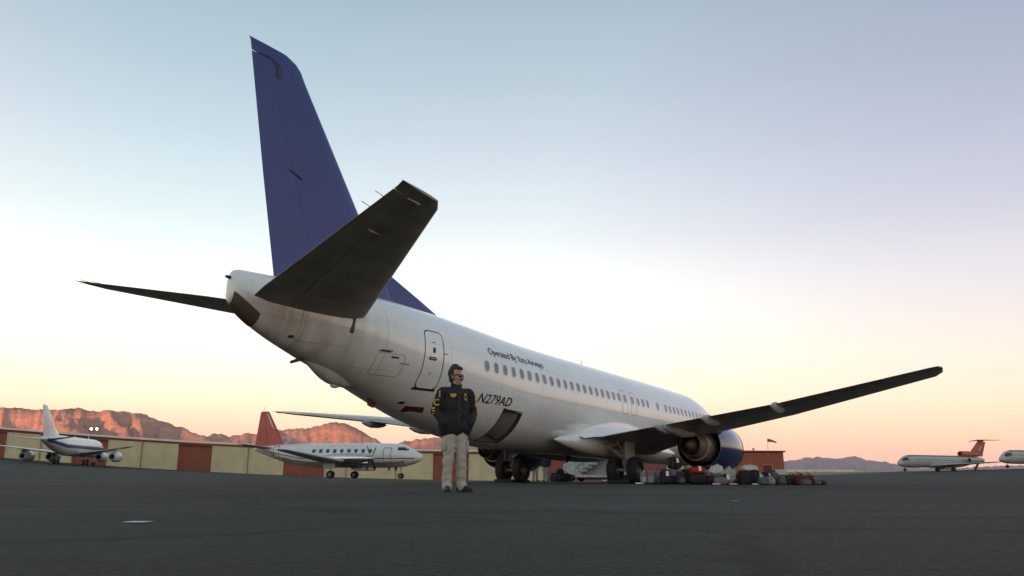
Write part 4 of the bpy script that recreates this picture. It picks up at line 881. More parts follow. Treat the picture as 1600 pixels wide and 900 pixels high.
# ------------------------------------------------------------------ far buildings, lights, windsock
def far_bits():
    for u0, u1, D, h, lab in ((1236, 1336, 820, 4.4, 'long pale low building below the hazy range, left one'), (1345, 1400, 860, 3.4, 'short pale low building under the hazy range, near the trijet nose')):
        a, b = at(u0, D), at(u1, D); r = empty('warehouse', (a+b)/2, label=lab, cat='building', group='pale buildings on the horizon')
        W = b.x-a.x
        boxo('wall', (0, 6, h/2-.4), (W, 12, h+.8), mat('warehouse_cream', (.74, .68, .56), .8, var=.12, scale=.1), r)
        boxo('roof', (0, 6, h+.2), (W+1, 13, .35), M_FASCIA, r)
        for i in range(int(W/9)): boxo('roller_door', (-W/2+5+9*i, -.08, 1.2), (3.4, .16, 2.6), mat('roller_grey', (.3, .29, .26), .7), r)
    # scattered desert bushes at the edge of the field
    for k, u in enumerate((1352, 1358, 1364, 1371)):
        p = at(u, 640); bm = bmesh.new()
        for i in range(160):
            q = Vector((random.gauss(0, .8), random.gauss(0, .6), abs(random.gauss(.8, .55)))); s = .3
            a = Vector((random.uniform(-1, 1), random.uniform(-1, 1), random.uniform(-1, 1))).normalized()*s; b = a.orthogonal().normalized()*s*.6
            bm.faces.new([bm.verts.new(q+a), bm.verts.new(q+b), bm.verts.new(q-a), bm.verts.new(q-b)])
        r = empty('desert_bush', p, label='dark desert bush, number %s from the left in the low clump by the pale buildings' % ['first', 'second', 'third', 'fourth'][k], cat='bush', group='desert bushes on the horizon')
        r['label'] = '%s dark desert bush from the left, in the clump by the pale buildings' % ['first', 'second', 'third', 'fourth'][k]
        ob('crown', bm, mat('bush_green', (.06, .065, .035), .9, var=.4), r); tubeo('trunk', [(0, 0, -.2), (0, 0, .8)], [.12, .06], M_SEAM, r, 6)
    p = at(141, 232); r = empty('light_pole', p, label='pole with two lit floodlights rising behind the hangar roof', cat='lamp')
    zt = at(141, 232, 670).z-p.z
    tubeo('pole', [(0, 0, -.3), (0, 0, zt-.3)], [.14, .08], M_RIM, r, 8); tubeo('cross_arm', [(-.85, 0, zt-.3), (.85, 0, zt-.3)], .06, M_RIM, r, 6)
    for s in (-1, 1):
        h = boxo('lamp_housing', (.78*s, .15, zt), (.7, .3, .6), M_SEAM, r, None, .06)
        ob('lamp', superq(.30, .12, .30, 1, 1, 16, 8, c=(.78*s, -.06, zt)), mat('lamp_glow', (1, .9, .75), .4, emit=((1, .86, .68), 14)), h, True)
    p = at(1203, 215); r = empty('windsock', p, label='orange windsock on a thin mast behind the red shed', cat='windsock')
    zt = at(1203, 215, 685).z-p.z
    tubeo('mast', [(0, 0, -.2), (0, 0, zt)], [.09, .05], mat('mast_pink', (.6, .3, .22), .6), r, 8)
    V, F = [], []
    for i in range(9):
        t = i/8; rr = .42-.24*t; cx = .15+2.1*t; cz = zt-.5-.55*t*t
        for k in range(12): a = 2*PI*k/12; V.append((cx, rr*math.cos(a)*.9, cz+rr*math.sin(a)))
    for i in range(8):
        for k in range(12): F.append((i*12+k, i*12+(k+1) % 12, (i+1)*12+(k+1) % 12, (i+1)*12+k))
    ob('sock', (V, F), mat('sock_orange', (.55, .11, .04), .8), r, True)
    ob('hoop', lathe([(.12, .42), (.18, .42), (.18, .39), (.12, .39)], 16, closed=True, origin=(0, 0, zt-.5)), M_RIM, r)
far_bits()

# ------------------------------------------------------------------ air stairs at the forward door
def air_stair():
    # in the airliner's ground frame: door at station 5.2 port side; the flight runs out sideways from it
    th = -2.1432; base = Vector((2.254, 34.129, 0))
    M = Matrix.Translation(base) @ Matrix.Rotation(th, 4, 'Z')
    bot = M @ Vector((5.2-X0, -7.3, 0)); top = M @ Vector((5.2-X0, -2.15, 0)); d = (top-bot); rz = math.atan2(d.y, d.x)
    r = empty('air_stairs', bot, rz, 'grey mobile boarding stairs leading up to the far side of the airliner', 'stairs')
    Ln, H, W = 4.1, 2.3, 1.0; n = 12
    MS = mat('stair_white', (.55, .53, .48), .5, var=.25, scale=2); MG = mat('stair_panel_grey', (.52, .53, .55), .45, var=.12, scale=1)
    for i in range(n):
        t = (i+.5)/n; s = boxo('step', (.3+Ln*t, 0, .25+H*t), (.30, W, .045), mat('tread_grey', (.30, .29, .26), .6), r); 
        boxo('step_nosing', (.3+Ln*t-.15, 0, .25+H*t+.003), (.03, W, .06), MS, s)
    for s in (-1, 1):
        bm = bmesh.new(); a = math.atan2(H, Ln); L_ = math.hypot(Ln, H)
        box(bm, (.3+Ln/2, s*(W/2+.04), .16+H/2), (L_, .06, .10), Matrix.Rotation(-a, 3, 'Y').to_quaternion()); ob('stringer', bm, MS, r)
        for dz in (.55, 1.0): tubeo('handrail', [(.3, s*(W/2+.05), .25+dz), (.3+Ln, s*(W/2+.05), .25+H+dz), (.3+Ln+.9, s*(W/2+.05), .25+H+dz)], .03, MS, r, 8)
        for k in range(6):
            t = k/5; tubeo('rail_post', [(.3+Ln*t, s*(W/2+.05), .25+H*t), (.3+Ln*t, s*(W/2+.05), 1.25+H*t)], .022, MS, r, 6)
    # solid side panel on the far side
    V = [(.0, W/2+.12, .75), (.3, W/2+.12, .25), (.3+Ln, W/2+.12, .25+H), (.3+Ln, W/2+.12, 1.25+H), (-.9, W/2+.12, .62), (-.9, W/2+.16, .62)]
    V = [(-.55, W/2+.12, .10), (.3+Ln, W/2+.12, .10), (.3+Ln, W/2+.12, 1.3+H), (-.55, W/2+.12, .95)]
    V2 = [(x, y+.05, z) for x, y, z in V]
    ob('side_panel', (V+V2, [(0, 1, 2, 3), (7, 6, 5, 4), (0, 4, 5, 1), (1, 5, 6, 2), (2, 6, 7, 3), (3, 7, 4, 0)]), MG, r)
    boxo('platform', (.3+Ln+.45, 0, .22+H), (.9, W+.1, .08), MS, r)
    boxo('chassis', (2.4, 0, .30), (4.6, W+.1, .14), MS, r, None, .02)
    for x in (.7, 4.0):
        for s in (-1, 1): ob('wheel', lathe([(-.07, .05), (-.09, .14), (-.06, .2), (.06, .2), (.09, .14), (.07, .05)], 18, 'y', origin=(x, s*.6, .2)), M_TYRE, r, True)
    tubeo('prop_post', [(3.4, -.4, .35), (4.3, -.4, .25+H-.1)], .05, MS, r, 8); tubeo('prop_post', [(3.4, .4, .35), (4.3, .4, .25+H-.1)], .05, MS, r, 8)
air_stair()

# ------------------------------------------------------------------ people
def capsule(bm, p0, p1, r0, r1, sx=1, sy=1, n=16, m=6):
    """Tapered capsule; sx, sy squash the cross section along world x and y about its axis."""
    p0, p1 = Vector(p0), Vector(p1); d = (p1-p0); L_ = d.length or 1e-4; d /= L_
    a = d.cross(Vector((0, 1, 0)) if abs(d.y) < .9 else Vector((1, 0, 0))).normalized(); b = d.cross(a)
    rings = []
    for i in range(m+1): t = PI/2*(1-i/m); rings.append((p0-d*r0*math.sin(t), r0*math.cos(t)))
    for i in range(m+1): t = PI/2*i/m; rings.append((p1+d*r1*math.sin(t), r1*math.cos(t)))
    vs = []
    for c, r in rings:
        rr = max(r, 1e-4); row = []
        for k in range(n):
            o = (a*math.cos(2*PI*k/n)+b*math.sin(2*PI*k/n))*rr; row.append(bm.verts.new(c+Vector((o.x*sx, o.y*sy, o.z))))
        vs.append(row)
    for i in range(len(vs)-1):
        for k in range(n): bm.faces.new((vs[i][k], vs[i][(k+1) % n], vs[i+1][(k+1) % n], vs[i+1][k]))
    bm.faces.new(vs[0][::-1]); bm.faces.new(vs[-1])
def skinmesh(name, caps, vox, m, parent, smooth=6, folds=0, fs=14, seed=0):
    """One continuous surface grown from overlapping tapered limbs (voxel union, smoothed, with cloth folds)."""
    bm = bmesh.new()
    for c in caps: capsule(bm, *c)
    me = bpy.data.meshes.new('tmp'); bmesh.ops.recalc_face_normals(bm, faces=bm.faces); bm.to_mesh(me); bm.free()
    o = bpy.data.objects.new('tmp', me); COL.objects.link(o)
    md = o.modifiers.new('r', 'REMESH'); md.mode = 'VOXEL'; md.voxel_size = vox; md.use_smooth_shade = True
    ms = o.modifiers.new('s', 'SMOOTH'); ms.iterations = smooth; ms.factor = .5
    bpy.context.view_layer.update(); dg = bpy.context.evaluated_depsgraph_get()
    me2 = bpy.data.meshes.new_from_object(o.evaluated_get(dg)); bpy.data.objects.remove(o); bpy.data.meshes.remove(me)
    if folds:
        nn = [v.normal.copy() for v in me2.vertices]
        for v, q in zip(me2.vertices, nn):
            p = v.co; k = noise.noise(Vector((p.x*fs*.6, p.y*fs*.6, p.z*fs*1.3+seed)))+.5*noise.noise(Vector((p.x*fs*1.5+p.z*9, p.y*fs*1.5, p.z*fs*2+seed)))
            v.co += q*folds*k
    me2.name = name; me2.materials.clear(); me2.materials.append(m)
    me2.polygons.foreach_set('use_smooth', [True]*len(me2.polygons))
    r = bpy.data.objects.new(name, me2); COL.objects.link(r); r.parent = parent
    return r
def stick(name, V2, F2, o, u, c, nrm, m, parent, off=.004, k=1):
    """Lay flat artwork on a curved garment: cast each vertex along -nrm on to the mesh of o (all in local space)."""
    bv = BVHTree.FromPolygons([v.co.copy() for v in o.data.vertices], [tuple(p.vertices) for p in o.data.polygons])
    nrm = Vector(nrm).normalized(); right = Vector((0, 0, 1)).cross(nrm).normalized() if u is None else Vector(u); up = nrm.cross(right).normalized()
    V = []
    for a, b in V2:
        s = Vector(c)+right*a*k+up*b*k+nrm*.35; h = bv.ray_cast(s, -nrm, .6)
        V.append((h[0]+nrm*off) if h[0] else (Vector(c)+right*a*k+up*b*k))
    return ob(name, (V, F2), m, parent)
def person(loc, rz, label, jacket, trousers, hair, skin=(.36, .2, .14), head_turn=0, letters=False, cap=None, height=1.0, vox=.014, lean=0, group=None, arms='pockets', glasses=True, seed=0):
    root = empty('person', loc, rz, label, 'person', group); root.scale = (height,)*3
    mj = mat('cloth_%s' % jacket[0], jacket[1], .85, var=.22, scale=9, bump=.3, bscale=60); mt_ = mat('cloth_%s' % trousers[0], trousers[1], .9, var=.16, scale=8, bump=.3, bscale=70)
    mk = mat('skin_%s' % hair[0], skin, .5, var=.1, scale=12); mh = mat('hair_%s' % hair[0], hair[1], .6, var=.4, scale=40, bump=.6, bscale=160)
    hz = 1.0                                         # local: faces -y, own right hand towards -x
    # body: one continuous figure, head to feet
    hr = Matrix.Rotation(head_turn, 3, 'Z'); hc = Vector((0, -.015, 1.665))
    def hp(x, y, z): return hc+hr@Vector((x, y, z))*1.0
    body = [((0, 0, 1.0), (0, -.01, 1.35), .12, .13, 1.25, .9), ((-.13, 0, 1.42), (.13, 0, 1.42), .06, .06), ((0, 0, 1.42), (0, -.01, 1.58), .062, .056),
            (hp(0, .015, .05), hp(0, .01, .075), .098, .092, .86, 1.0), (hp(0, -.02, -.02), hp(0, -.035, -.075), .078, .050, .9, 1), (hp(0, -.088, .02), hp(0, -.112, -.018), .013, .018), (hp(-.08, .012, .01), hp(-.084, .018, -.02), .016, .012), (hp(.08, .012, .01), hp(.084, .018, -.02), .016, .012)]
    for s in (-1, 1): body += [((.09*s, 0, .95), (.10*s, -.01, .5), .085, .055), ((.10*s, -.01, .5), (.115*s, .02, .1), .055, .04), ((.115*s, .0, .07), (.118*s, -.04, .06), .035, .03)]
    for s in (-1, 1):
        if arms == 'pockets': body += [((.20*s, 0, 1.42), (.285*s, .05, 1.15), .05, .042), ((.285*s, .05, 1.15), (.19*s, -.10, .99), .042, .032)]
        else: body += [((.20*s, 0, 1.42), (.255*s, .03, 1.13), .05, .042), ((.255*s, .03, 1.13), (.265*s, -.05, .86), .042, .03)]
    skinmesh('body', body, .010 if vox < .02 else .02, mk, root, 3)
    # trousers: loose cloth breaking over the shoes
    tr = [((-.03, 0, .97), (.03, 0, .97), .155, .155, 1, .86)]
    for s, fx, fy in ((-1, -.115, .0), (1, .125, .02)):
        tr += [((.085*s, 0, .90), (.098*s, -.015, .52), .108, .082), ((.098*s, -.015, .52), (fx, fy+.005, .12), .082, .070), ((fx, fy-.015, .10), (fx, fy-.02, .075), .073, .078)]
    t_ = skinmesh('trousers', tr, vox, mt_, root, 4, .013, 10, seed)
    for s in (-1, 1): ob('cargo_pocket', superq(.018, .07, .085, .4, .4, 14, 8, c=(.180*s, -.01, .66)), mt_, t_, True)
    # jacket
    jk = [((0, .005, .98), (0, 0, 1.20), .185, .192, 1.06, .84), ((0, 0, 1.20), (0, 0, 1.36), .192, .178, 1.1, .82), ((-.155, .005, 1.435), (.155, .005, 1.435), .078, .078), ((0, .01, 1.46), (0, .0, 1.535), .085, .072),
          ((-.12, -.0, .935), (.12, -.0, .935), .15, .15, .92, .95)]
    sl = {-1: [], 1: []}
    for s in (-1, 1):
        if arms == 'pockets':
            jk += [((.205*s, .01, 1.425), (.292*s, .055, 1.15), .092, .078), ((.292*s, .055, 1.15), (.20*s, -.115, .985), .080, .060)]
        else:
            jk += [((.205*s, .01, 1.425), (.262*s, .035, 1.13), .088, .072), ((.262*s, .035, 1.13), (.268*s, -.04, .90), .072, .056)]
    j_ = skinmesh('jacket', jk, vox, mj, root, 3, .015, 9, seed+3)
    bm = bmesh.new(); tube(bm, [(.0, -.215, 1.50), (.005, -.225, 1.25), (.0, -.215, .90)], .006, 6)
    V2 = [(-.007, -.26), (.007, -.26), (.007, .24), (-.007, .24)]
    bm.free(); stick('zip', [(x, -.28+.52*i/10) for i in range(11) for x in (-.006, .006)], [(2*i, 2*i+1, 2*i+3, 2*i+2) for i in range(10)], j_, None, (0, -.1, 1.2), (0, -1, 0), mat('zip_dark', (.05, .05, .05), .4, metal=.6), j_)
    cl = [((-.055, -.02, 1.545), (.055, -.02, 1.545), .035, .035, 1, 1), ((0, .06, 1.55), (0, .06, 1.56), .05, .05, 1.3, .7)]
    skinmesh('collar', cl, vox*.8, mj, j_, 3)
    if arms != 'pockets':
        for s in (-1, 1):
            w0 = Vector((.268*s, -.045, .87)); hand = [(w0, w0+Vector((0, -.01, -.07)), .034, .036, .6, 1)]
            for k in range(4): hand.append((w0+Vector((0, -.038+.022*k, -.07)), w0+Vector((-.012*s, -.045+.022*k, -.155+.012*abs(k-1.5))), .0115, .009))
            hand.append((w0+Vector((-.01*s, -.03, -.02)), w0+Vector((-.03*s, -.065, -.085)), .013, .010)); skinmesh('hand', hand, .008, mk, root, 2)
    # shoes
    for s, fx, fy, a in ((-1, -.115, 0, R(-12)), (1, .125, .02, R(26))):
        d = Vector((math.sin(a), -math.cos(a), 0)); b = Vector((fx, fy, 0))
        sh = skinmesh('shoe', [(b-d*.05+Vector((0, 0, .055)), b+d*.09+Vector((0, 0, .05)), .052, .046, 1, 1), (b+d*.09+Vector((0, 0, .045)), b+d*.185+Vector((0, 0, .036)), .046, .036)], .010, M_BLACK if letters else mat('shoe_dark', (.03, .025, .02), .6), root, 2)
        q = d.cross(Vector((0, 0, 1))); V = []
        for z in (0, .022):
            for k in range(14):
                t = 2*PI*k/14; V.append(b+d*(.065+.155*math.cos(t))+q*.055*math.sin(t)+Vector((0, 0, z)))
        ob('sole', (V, [tuple(range(14)), tuple(range(14, 28))]+[(k, (k+1) % 14, 14+(k+1) % 14, 14+k) for k in range(14)]), M_SLOT, sh)
    # hair, face
    if cap: skinmesh('cap', [(hp(0, .02, .09), hp(0, .01, .115), .103, .095, .9, 1.02), (hp(0, -.08, .075), hp(0, -.14, .07), .055, .05, 1, .6)], .012, mat('cap_%s' % cap[0], cap[1], .8), root, 2)
    skinmesh('hair', [(hp(0, .045, .08), hp(0, .03, .115), .098, .092, .88, 1.0), (hp(0, .06, .06), hp(0, .058, -.03), .088, .066, .95, .8), (hp(-.035, -.045, .130), hp(.04, -.05, .132), .034, .032), (hp(-.08, .01, .06), hp(-.084, .012, .01), .018, .012), (hp(.08, .01, .06), hp(.084, .012, .01), .018, .012)], .009 if vox < .02 else .02, mh, root, 2, .006, 60)
    if glasses:
        g = None
        bm = bmesh.new(); tube(bm, [hp(-.085, .0, .026), hp(-.074, -.085, .03), hp(0, -.108, .03), hp(.074, -.085, .03), hp(.085, 0, .026)], .0055, 6)
        g = ob('sunglasses', bm, M_BLACK, root)
        for s in (-1, 1):
            V, F = superq(.033, .009, .022, .7, .7, 14, 8); a = Matrix.Rotation(.32*s, 3, 'Z'); V = [hp(*((a@v)+Vector((.037*s, -.098, .020)))) for v in V]; ob('lens', (V, F), mat('lens_black', (.008, .008, .01), .1, coat=.8), g, True)
        ms = [(hp(-.006, -.104, -.036), hp(-.036, -.086, -.047), .012, .007), (hp(.006, -.104, -.036), hp(.036, -.086, -.047), .012, .007)]
        skinmesh('moustache', ms, .006, mh, root, 1)
        bm = bmesh.new(); tube(bm, [hp(-.026, -.083, -.06), hp(0, -.09, -.061), hp(.026, -.083, -.06)], [.003, .005, .003], 6); ob('mouth', bm, mat('lip', (.24, .10, .08), .5), root)
        for s in (-1, 1):
            V, F = superq(.016, .01, .009, 1, 1, 10, 6); ob('eye', ([hp(*(v+Vector((.034*s, -.078, .018)))) for v in V], F), mat('eye_white', (.6, .58, .55), .3), root, True)
    if letters:
        MY = mat('lettering_yellow', (.62, .34, .03), .7, var=.15, scale=30); MWI = mat('lettering_faded', (.42, .32, .22), .7)
        for s, nrm in ((-1, (-.62, -.78, .08)), (1, (.80, -.60, .08))):
            for ch, z, mm in (('I', 1.395, MWI), ('C', 1.275, MY), ('E', 1.150, MY)):
                T = (1.425-z)/(1.425-1.15); cx = .205+(.292-.205)*T; cy = .01+.045*T
                V2, F2 = text_mesh(ch, .135, 0, 1.0, .004); mx = sum(p[0] for p in V2)/len(V2); my = sum(p[1] for p in V2)/len(V2)
                tag(stick('sleeve_letter', [(a-mx, b-my) for a, b in V2], F2, j_, None, (cx*s, cy, z), nrm, mm, j_, .016), label='letter %s on the jacket sleeve' % ch)
        # eagle-like patch and oval badge on the chest
        P_ = [(-.046, .018), (-.03, .026), (-.012, .02), (0, .03), (.012, .02), (.03, .026), (.046, .018), (.04, -.004), (.03, -.024), (0, -.032), (-.03, -.024), (-.04, -.004)]
        n = len(P_); stick('chest_patch', P_+[(0, 0)], [(i, (i+1) % n, n) for i in range(n)], j_, None, (-.085, -.12, 1.385), (-.15, -1, .1), MY, j_, .012)
        for k, mm, off in ((1, MY, .012), (.6, mj, .016)):
            O_ = [(.033*k*math.cos(2*PI*i/18), .055*k*math.sin(2*PI*i/18)*(1.15 if math.sin(2*PI*i/18) > 0 else .9)) for i in range(18)]
            stick('chest_badge', O_+[(0, 0)], [(i, (i+1) % 18, 18) for i in range(18)], j_, None, (.105, -.12, 1.36), (.2, -1, .1), mm, j_, off)
    return root
# the man in the foreground: body turned to the camera's right, face turned farther right
pp = at(709, 11.9); pp.z = 0
person(pp, R(24), 'man in black jacket with yellow sleeve letters and khaki cargo trousers, hands in pockets', ('black', (.013, .0135, .015)), ('khaki', (.41, .38, .325)), ('dark_brown', (.035, .024, .018)), (.42, .24, .17), R(38), True, height=.97, vox=.013)
for u, D, rz, lab, jk_, tr_, hr_, sd_ in ((836, 50.5, 20, 'left one of two people in navy jackets standing behind the left main wheels', ('navy', (.010, .013, .035)), ('khaki_grey', (.30, .27, .20)), ('black', (.02, .016, .014)), 2),
                             (853, 49.5, -25, 'right one of two people in navy jackets, standing behind the left main wheels', ('navy', (.010, .013, .035)), ('khaki_grey', (.30, .27, .20)), ('brown', (.06, .04, .025)), 5)):
    p = at(u, D); p.z = gz(p.x, p.y)
    person(p, R(rz), lab, jk_, tr_, hr_, vox=.026, arms='down', glasses=False, seed=sd_, head_turn=R(20), cap=None)

# ------------------------------------------------------------------ luggage
def fab(name, c): return mat('fabric_'+name, c, .8, var=.25, scale=12, bump=.35, bscale=50)
BLK, NAVY, MAUVE, GREY, LGR, REDF, MAR, WHT, PGRN, GRN, PUR = (fab(*q) for q in (('black', (.015, .015, .016)), ('navy', (.02, .025, .07)), ('mauve', (.20, .16, .21)), ('grey', (.12, .12, .13)), ('lightgrey', (.30, .30, .31)), ('red', (.35, .02, .02)), ('maroon', (.13, .02, .025)), ('white', (.66, .67, .68)), ('palegreen', (.50, .54, .50)), ('darkgreen', (.035, .04, .028)), ('plum', (.05, .02, .05))))
TAGM = mat('tag_white', (.8, .8, .78), .6)
BAGG = 'luggage set out in a line beside the airliner'
def bag(kind, u, D, w_, h, d, m, label, rz=None, z=0, m2=None, tagged=False, seed=0):
    p = at(u, D); p.z = gz(p.x, p.y)+z; rz = R(random.uniform(-25, 25)) if rz is None else R(rz)
    nm = {'suitcase': 'suitcase', 'duffel': 'duffel_bag', 'sack': 'plastic_sack', 'pack': 'backpack', 'box': 'carton'}[kind]
    r = empty(nm, p, rz, label, 'bag' if kind != 'suitcase' else 'suitcase', BAGG); m2 = m2 or m
    if kind == 'box': r['category'] = 'box'
    if kind == 'suitcase':
        ob('shell', superq(w_/2, d/2, h/2-.02, .25, .25, 28, 14, .02, seed, (0, 0, h/2+.01)), m, r, True)
        ob('front_pocket', superq(w_*.38, .035, h*.24, .35, .35, 20, 10, .02, seed, (0, -d/2+.005, h*.34)), m2, r, True)
        tubeo('handle', [(-.07, 0, h-.02), (-.065, 0, h+.035), (.065, 0, h+.035), (.07, 0, h-.02)], .012, M_BLACK, r, 6)
        for s in (-1, 1): ob('wheel', lathe([(-.02, .005), (-.02, .035), (.02, .035), (.02, .005)], 12, 'y', origin=(w_*.4*s, d*.35, .035)), M_TYRE, r, True)
        ob('zip_seam', tube_pts([(w_/2*.985*math.cos(t)*(abs(math.cos(t))**-.72 if abs(math.cos(t)) > .05 else 1), d*.12, h/2+(h/2-.03)*math.copysign(abs(math.sin(t))**.28, math.sin(t))) for t in [2*PI*i/24+.13 for i in range(24)]], .006, 5), M_SEAM, r)
    elif kind == 'duffel':
        ob('body', superq(w_/2, d/2, h/2, .62, .5, 26, 14, .12, seed, (0, 0, h/2-.004)), m, r, True)
        for s in (-1, 1):
            tubeo('strap', [(w_*.2*s, -d*.42, h*.15), (w_*.2*s, -d*.5, h*.5), (w_*.18*s, -d*.3, h*.93), (w_*.1*s, -d*.1, h+.05), (0, -d*.08, h+.08)], .016, m2, r, 6)
            ob('end_panel', superq(.02, d*.3, h*.3, .6, .6, 14, 8, 0, 0, (w_*.47*s, 0, h*.48)), m2, r, True)
    elif kind == 'sack':
        ob('body', superq(w_/2, d/2, h/2, .8, .8, 30, 20, .28, seed, (0, 0, h/2-.01), .25), m, r, True)
        ob('knot', superq(w_*.08, w_*.08, h*.09, .8, .8, 12, 8, .4, seed+2, (w_*.05, 0, h*1.0)), m, r, True)
    elif kind == 'pack':
        ob('body', superq(w_/2, d/2, h/2, .5, .6, 24, 14, .10, seed, (0, 0, h/2-.004), .18), m, r, True)
        ob('front_pocket', superq(w_*.34, d*.2, h*.22, .5, .5, 18, 10, .06, seed, (0, -d*.45, h*.32)), m2, r, True)
        tubeo('haul_loop', [(-.05, 0, h*.96), (0, .0, h*1.06), (.05, 0, h*.96)], .012, m2, r, 6)
        for s in (-1, 1): tubeo('shoulder_strap', [(w_*.2*s, d*.36, h*.85), (w_*.26*s, d*.62, h*.5), (w_*.22*s, d*.42, h*.12)], .022, m2, r, 6)
    elif kind == 'box':
        boxo('carton_body', (0, 0, h/2), (w_, d, h), m, r, None, .008); boxo('lid', (0, 0, h+.012), (w_*1.03, d*1.03, .022), m2, r)
    if tagged: boxo('luggage_tag', (w_*.1, -d*.62, h*.72), (.10, .008, .17), TAGM, r, Matrix.Rotation(R(-16), 3, 'X').to_quaternion())
    return r
k = 0
BL = [
 # kind, u, D, w, h, d, mat, label, rz, z, m2, tag
 ('pack', 1007, 31.2, .30, .46, .26, LGR, 'pale grey backpack just right of the right main wheels', 10, 0, WHT, False),
 ('suitcase', 1016.5, 30.4, .27, .50, .24, MAUVE, 'mauve upright suitcase, left one of a pair by the wheels', 8, 0, LGR, False),
 ('suitcase', 1027, 30.6, .27, .50, .24, MAUVE, 'mauve upright suitcase, right one of the pair by the wheels', -6, 0, GREY, False),
 ('pack', 1040, 30.0, .40, .52, .32, BLK, 'round black bag with a large white tag', 0, 0, None, True),
 ('duffel', 1047, 32.5, .45, .40, .34, NAVY, 'navy duffel half hidden behind the round black bag', 30, 0, None, False),
 ('suitcase', 1051, 30.9, .24, .54, .26, MAUVE, 'mauve-blue case, left leg of the tall luggage stack left of the engine', 4, 0, NAVY, False),
 ('suitcase', 1061, 31.0, .24, .54, .26, MAUVE, 'mauve-blue case, right leg of the tall luggage stack left of the engine', -5, 0, GREY, False),
 ('duffel', 1055, 30.9, .54, .44, .36, BLK, 'big black duffel topping the tall luggage stack left of the engine', 6, .535, GREY, True),
 ('pack', 1064, 30.2, .30, .44, .28, PUR, 'plum backpack left of the red-topped bag', 15, 0, GREY, False),
 ('suitcase', 1072, 31.8, .34, .56, .26, BLK, 'tall black suitcase behind the red-topped bag', -12, 0, None, False),
 ('duffel', 1090, 30.0, .62, .42, .44, BLK, 'big black duffel carrying a red bag', 4, 0, None, False),
 ('pack', 1090, 30.0, .58, .24, .38, REDF, 'red bag lying on the big black duffel', 0, .38, None, True),
 ('suitcase', 1106, 31.4, .26, .54, .24, LGR, 'light grey suitcase right of the red-topped bag', 10, 0, BLK, True),
 ('duffel', 1110, 30.2, .32, .32, .30, PUR, 'small plum duffel in front of the white sacks', 20, 0, None, False),
 ('suitcase', 1121, 30.6, .40, .36, .36, GREY, 'grey case under the left white sack', 0, 0, None, False),
 ('sack', 1121, 30.6, .52, .36, .40, WHT, 'bulging white plastic sack on a grey case, left one', 0, .34, None, False),
 ('sack', 1140, 30.7, .48, .60, .42, PGRN, 'tall pale green-white plastic sack standing on the asphalt', 0, 0, None, False),
 ('duffel', 1126, 29.7, .46, .26, .30, MAUVE, 'low mauve-grey duffel lying before the white sacks', -8, 0, None, False),
 ('pack', 1134, 29.9, .26, .36, .24, BLK, 'small dark backpack against the pale green sack', 12, 0, GREY, True),
 ('pack', 1154, 30.8, .28, .38, .28, MAR, 'maroon bag left of the black suitcases', -10, 0, None, False),
 ('suitcase', 1164, 30.0, .38, .50, .30, BLK, 'black suitcase, left one of two under a white plastic sheet', 5, 0, None, False),
 ('suitcase', 1179, 30.2, .36, .50, .30, NAVY, 'navy suitcase, right one of two under a white plastic sheet', -6, 0, BLK, False),
 ('sack', 1172, 30.1, .66, .22, .38, WHT, 'white plastic sheet bundled on top of two dark suitcases', 0, .49, None, False),
 ('sack', 1188, 31.0, .30, .42, .28, WHT, 'small white sack right of the navy suitcase', 0, 0, None, False),
 ('duffel', 1193, 29.8, .38, .26, .32, GREY, 'small grey duffel before the navy suitcase', 16, 0, None, False),
 ('suitcase', 1199, 31.2, .40, .46, .30, BLK, 'black suitcase in front of the red shed doorway', 9, 0, None, True),
 ('sack', 1203, 30.3, .40, .28, .34, LGR, 'light grey sack slumped before the black suitcase', 0, 0, None, False),
 ('suitcase', 1211, 31.0, .24, .44, .24, GREY, 'narrow grey suitcase left of the white-lidded carton', -8, 0, None, False),
 ('box', 1218, 32.5, .38, .34, .34, MAR, 'dark red carton with a white box on it', 2, 0, MAR, False),
 ('box', 1218, 32.5, .42, .18, .36, WHT, 'white box on the dark red carton', 2, .365, WHT, False),
 ('pack', 1222, 30.6, .28, .32, .26, GREY, 'grey backpack before the dark red carton', 0, 0, None, False),
 ('duffel', 1237, 31.0, .58, .36, .36, GRN, 'dark green duffel, first right of the red shed', 6, 0, None, False),
 ('duffel', 1249, 32.0, .50, .38, .36, GRN, 'dark green duffel behind the maroon ones', -14, 0, None, False),
 ('duffel', 1252, 30.8, .52, .34, .34, MAR, 'maroon duffel, left one of two near the end of the line', 3, 0, None, False),
 ('duffel', 1264, 31.4, .46, .36, .34, MAR, 'maroon duffel with a pink tag, right one of two near the end of the line', -9, 0, None, False),
 ('pack', 1259, 29.9, .42, .20, .28, GREY, 'low grey bag lying before the maroon duffels', 20, 0, None, False),
 ('pack', 1276, 31.2, .30, .22, .26, GREY, 'small grey bag right of the maroon duffels', 0, 0, None, False),
 ('pack', 1286, 31.8, .28, .16, .24, GRN, 'last little dark bag at the right end of the line', 0, 0, None, False),
 ('duffel', 868, 44.0, .60, .48, .40, PUR, 'plum duffel left of the boarding stairs, leftmost of a dark heap', 12, 0, None, False),
 ('pack', 875, 43.2, .46, .66, .36, BLK, 'tall black backpack in the dark heap by the boarding stairs', -5, 0, None, False),
 ('duffel', 883, 43.4, .60, .44, .40, BLK, 'black duffel, right end of the dark heap by the boarding stairs', 8, 0, None, False),
 ('pack', 870, 42.6, .34, .36, .30, PUR, 'small plum backpack at the front of the dark heap by the stairs', 0, 0, None, False),
]
for i, (kd, u, D, w_, h, d, m, lab, rz, z, m2, tg) in enumerate(BL): bag(kd, u, D, w_, h, d, m, lab, rz, z, m2, tg, i+1)
boxo_t = None
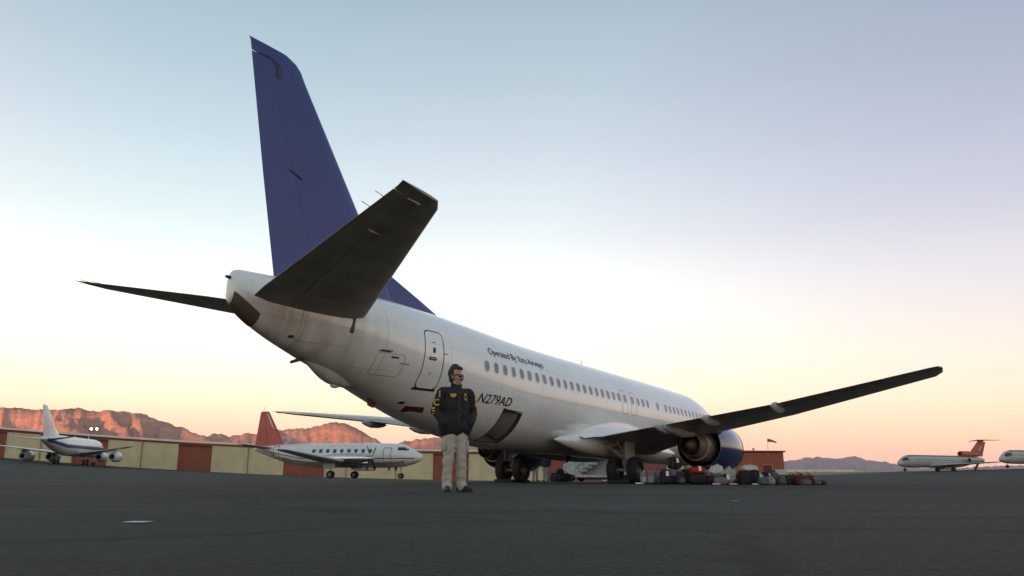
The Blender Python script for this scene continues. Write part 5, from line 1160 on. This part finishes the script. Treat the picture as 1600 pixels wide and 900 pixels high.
for r in [o for o in COL.objects if o.get('label', '').startswith('maroon duffel with a pink tag')]:
    boxo('luggage_tag', (.2, -.22, .22), (.09, .008, .09), mat('tag_pink', (.7, .18, .2), .6), r)
# loose sheets of paper among the bags
for u, D, rz, lab in ((1000, 29.4, 20, 'white paper lying by the right main wheels'), (1120, 28.6, -15, 'white paper lying before the mauve-grey duffel'), (1147, 29.3, 5, 'crumpled white paper at the foot of the pale green sack'), (1183, 28.8, 30, 'white paper lying before the small grey duffel')):
    p = at(u, D); p.z = gz(p.x, p.y)+.004; V = []
    for j in range(5):
        for i in range(6): V.append((-.14+.28*i/5, -.10+.20*j/4, .008+.03*abs(noise.noise(Vector((i*.7+u, j*.8, 0))))+(.03 if j == 4 else 0)))
    F = [(j*6+i, j*6+i+1, j*6+i+7, j*6+i+6) for j in range(4) for i in range(5)]
    o = ob('paper_sheet', (V, F), TAGM, None, True); o.location = p; o.rotation_euler = (0, 0, R(rz)); tag(o, lab, 'paper', 'papers on the asphalt')
# short painted dash and a scrap on the apron
def dash(u, v, w_, d, lab):
    dr = r_*((u-800)/FPX)+u_*((450-v)/FPX)+f_; t = -CAM_H/dr.z; p = dr*t; V = []
    for j in range(3):
        for i in range(9): V.append((-w_/2+w_*i/8+.006*noise.noise(Vector((i, j, u))), -d/2+d*j/2+.012*noise.noise(Vector((i*1.3, j+7, u))), 0))
    F = [(j*9+i, j*9+i+1, j*9+i+10, j*9+i+9) for j in range(2) for i in range(8)]
    o = ob('paint_mark', (V, F), mat('worn_paint', (.68, .66, .60), .8, var=.3, scale=40, var2=(.35, .34, .31)), None); o.location = (p.x, p.y, .004); tag(o, lab, 'marking')
dash(215, 816.5, .10, .11, 'short white paint mark on the asphalt at the lower left')
dash(1149, 783, .045, .12, 'small faint white mark on the asphalt before the luggage line')

# ------------------------------------------------------------------ the hazy air over the desert
def build_haze():
    b = bmesh.new(); box(b, (0, 7600, 390), (50000, 39500, 900))
    o = ob('haze', b, None); m = bpy.data.materials.new('haze_air'); m.use_nodes = True; t = m.node_tree; t.nodes.clear()
    v = t.nodes.new('ShaderNodeVolumePrincipled'); v.inputs['Color'].default_value = (.78, .87, 1.0, 1); v.inputs['Density'].default_value = 1.9e-5; v.inputs['Anisotropy'].default_value = .0
    t.links.new(v.outputs[0], t.nodes.new('ShaderNodeOutputMaterial').inputs['Volume']); o.data.materials.append(m)
    tag(o, kind='stuff', label='thin bluish haze over the desert')
build_haze()
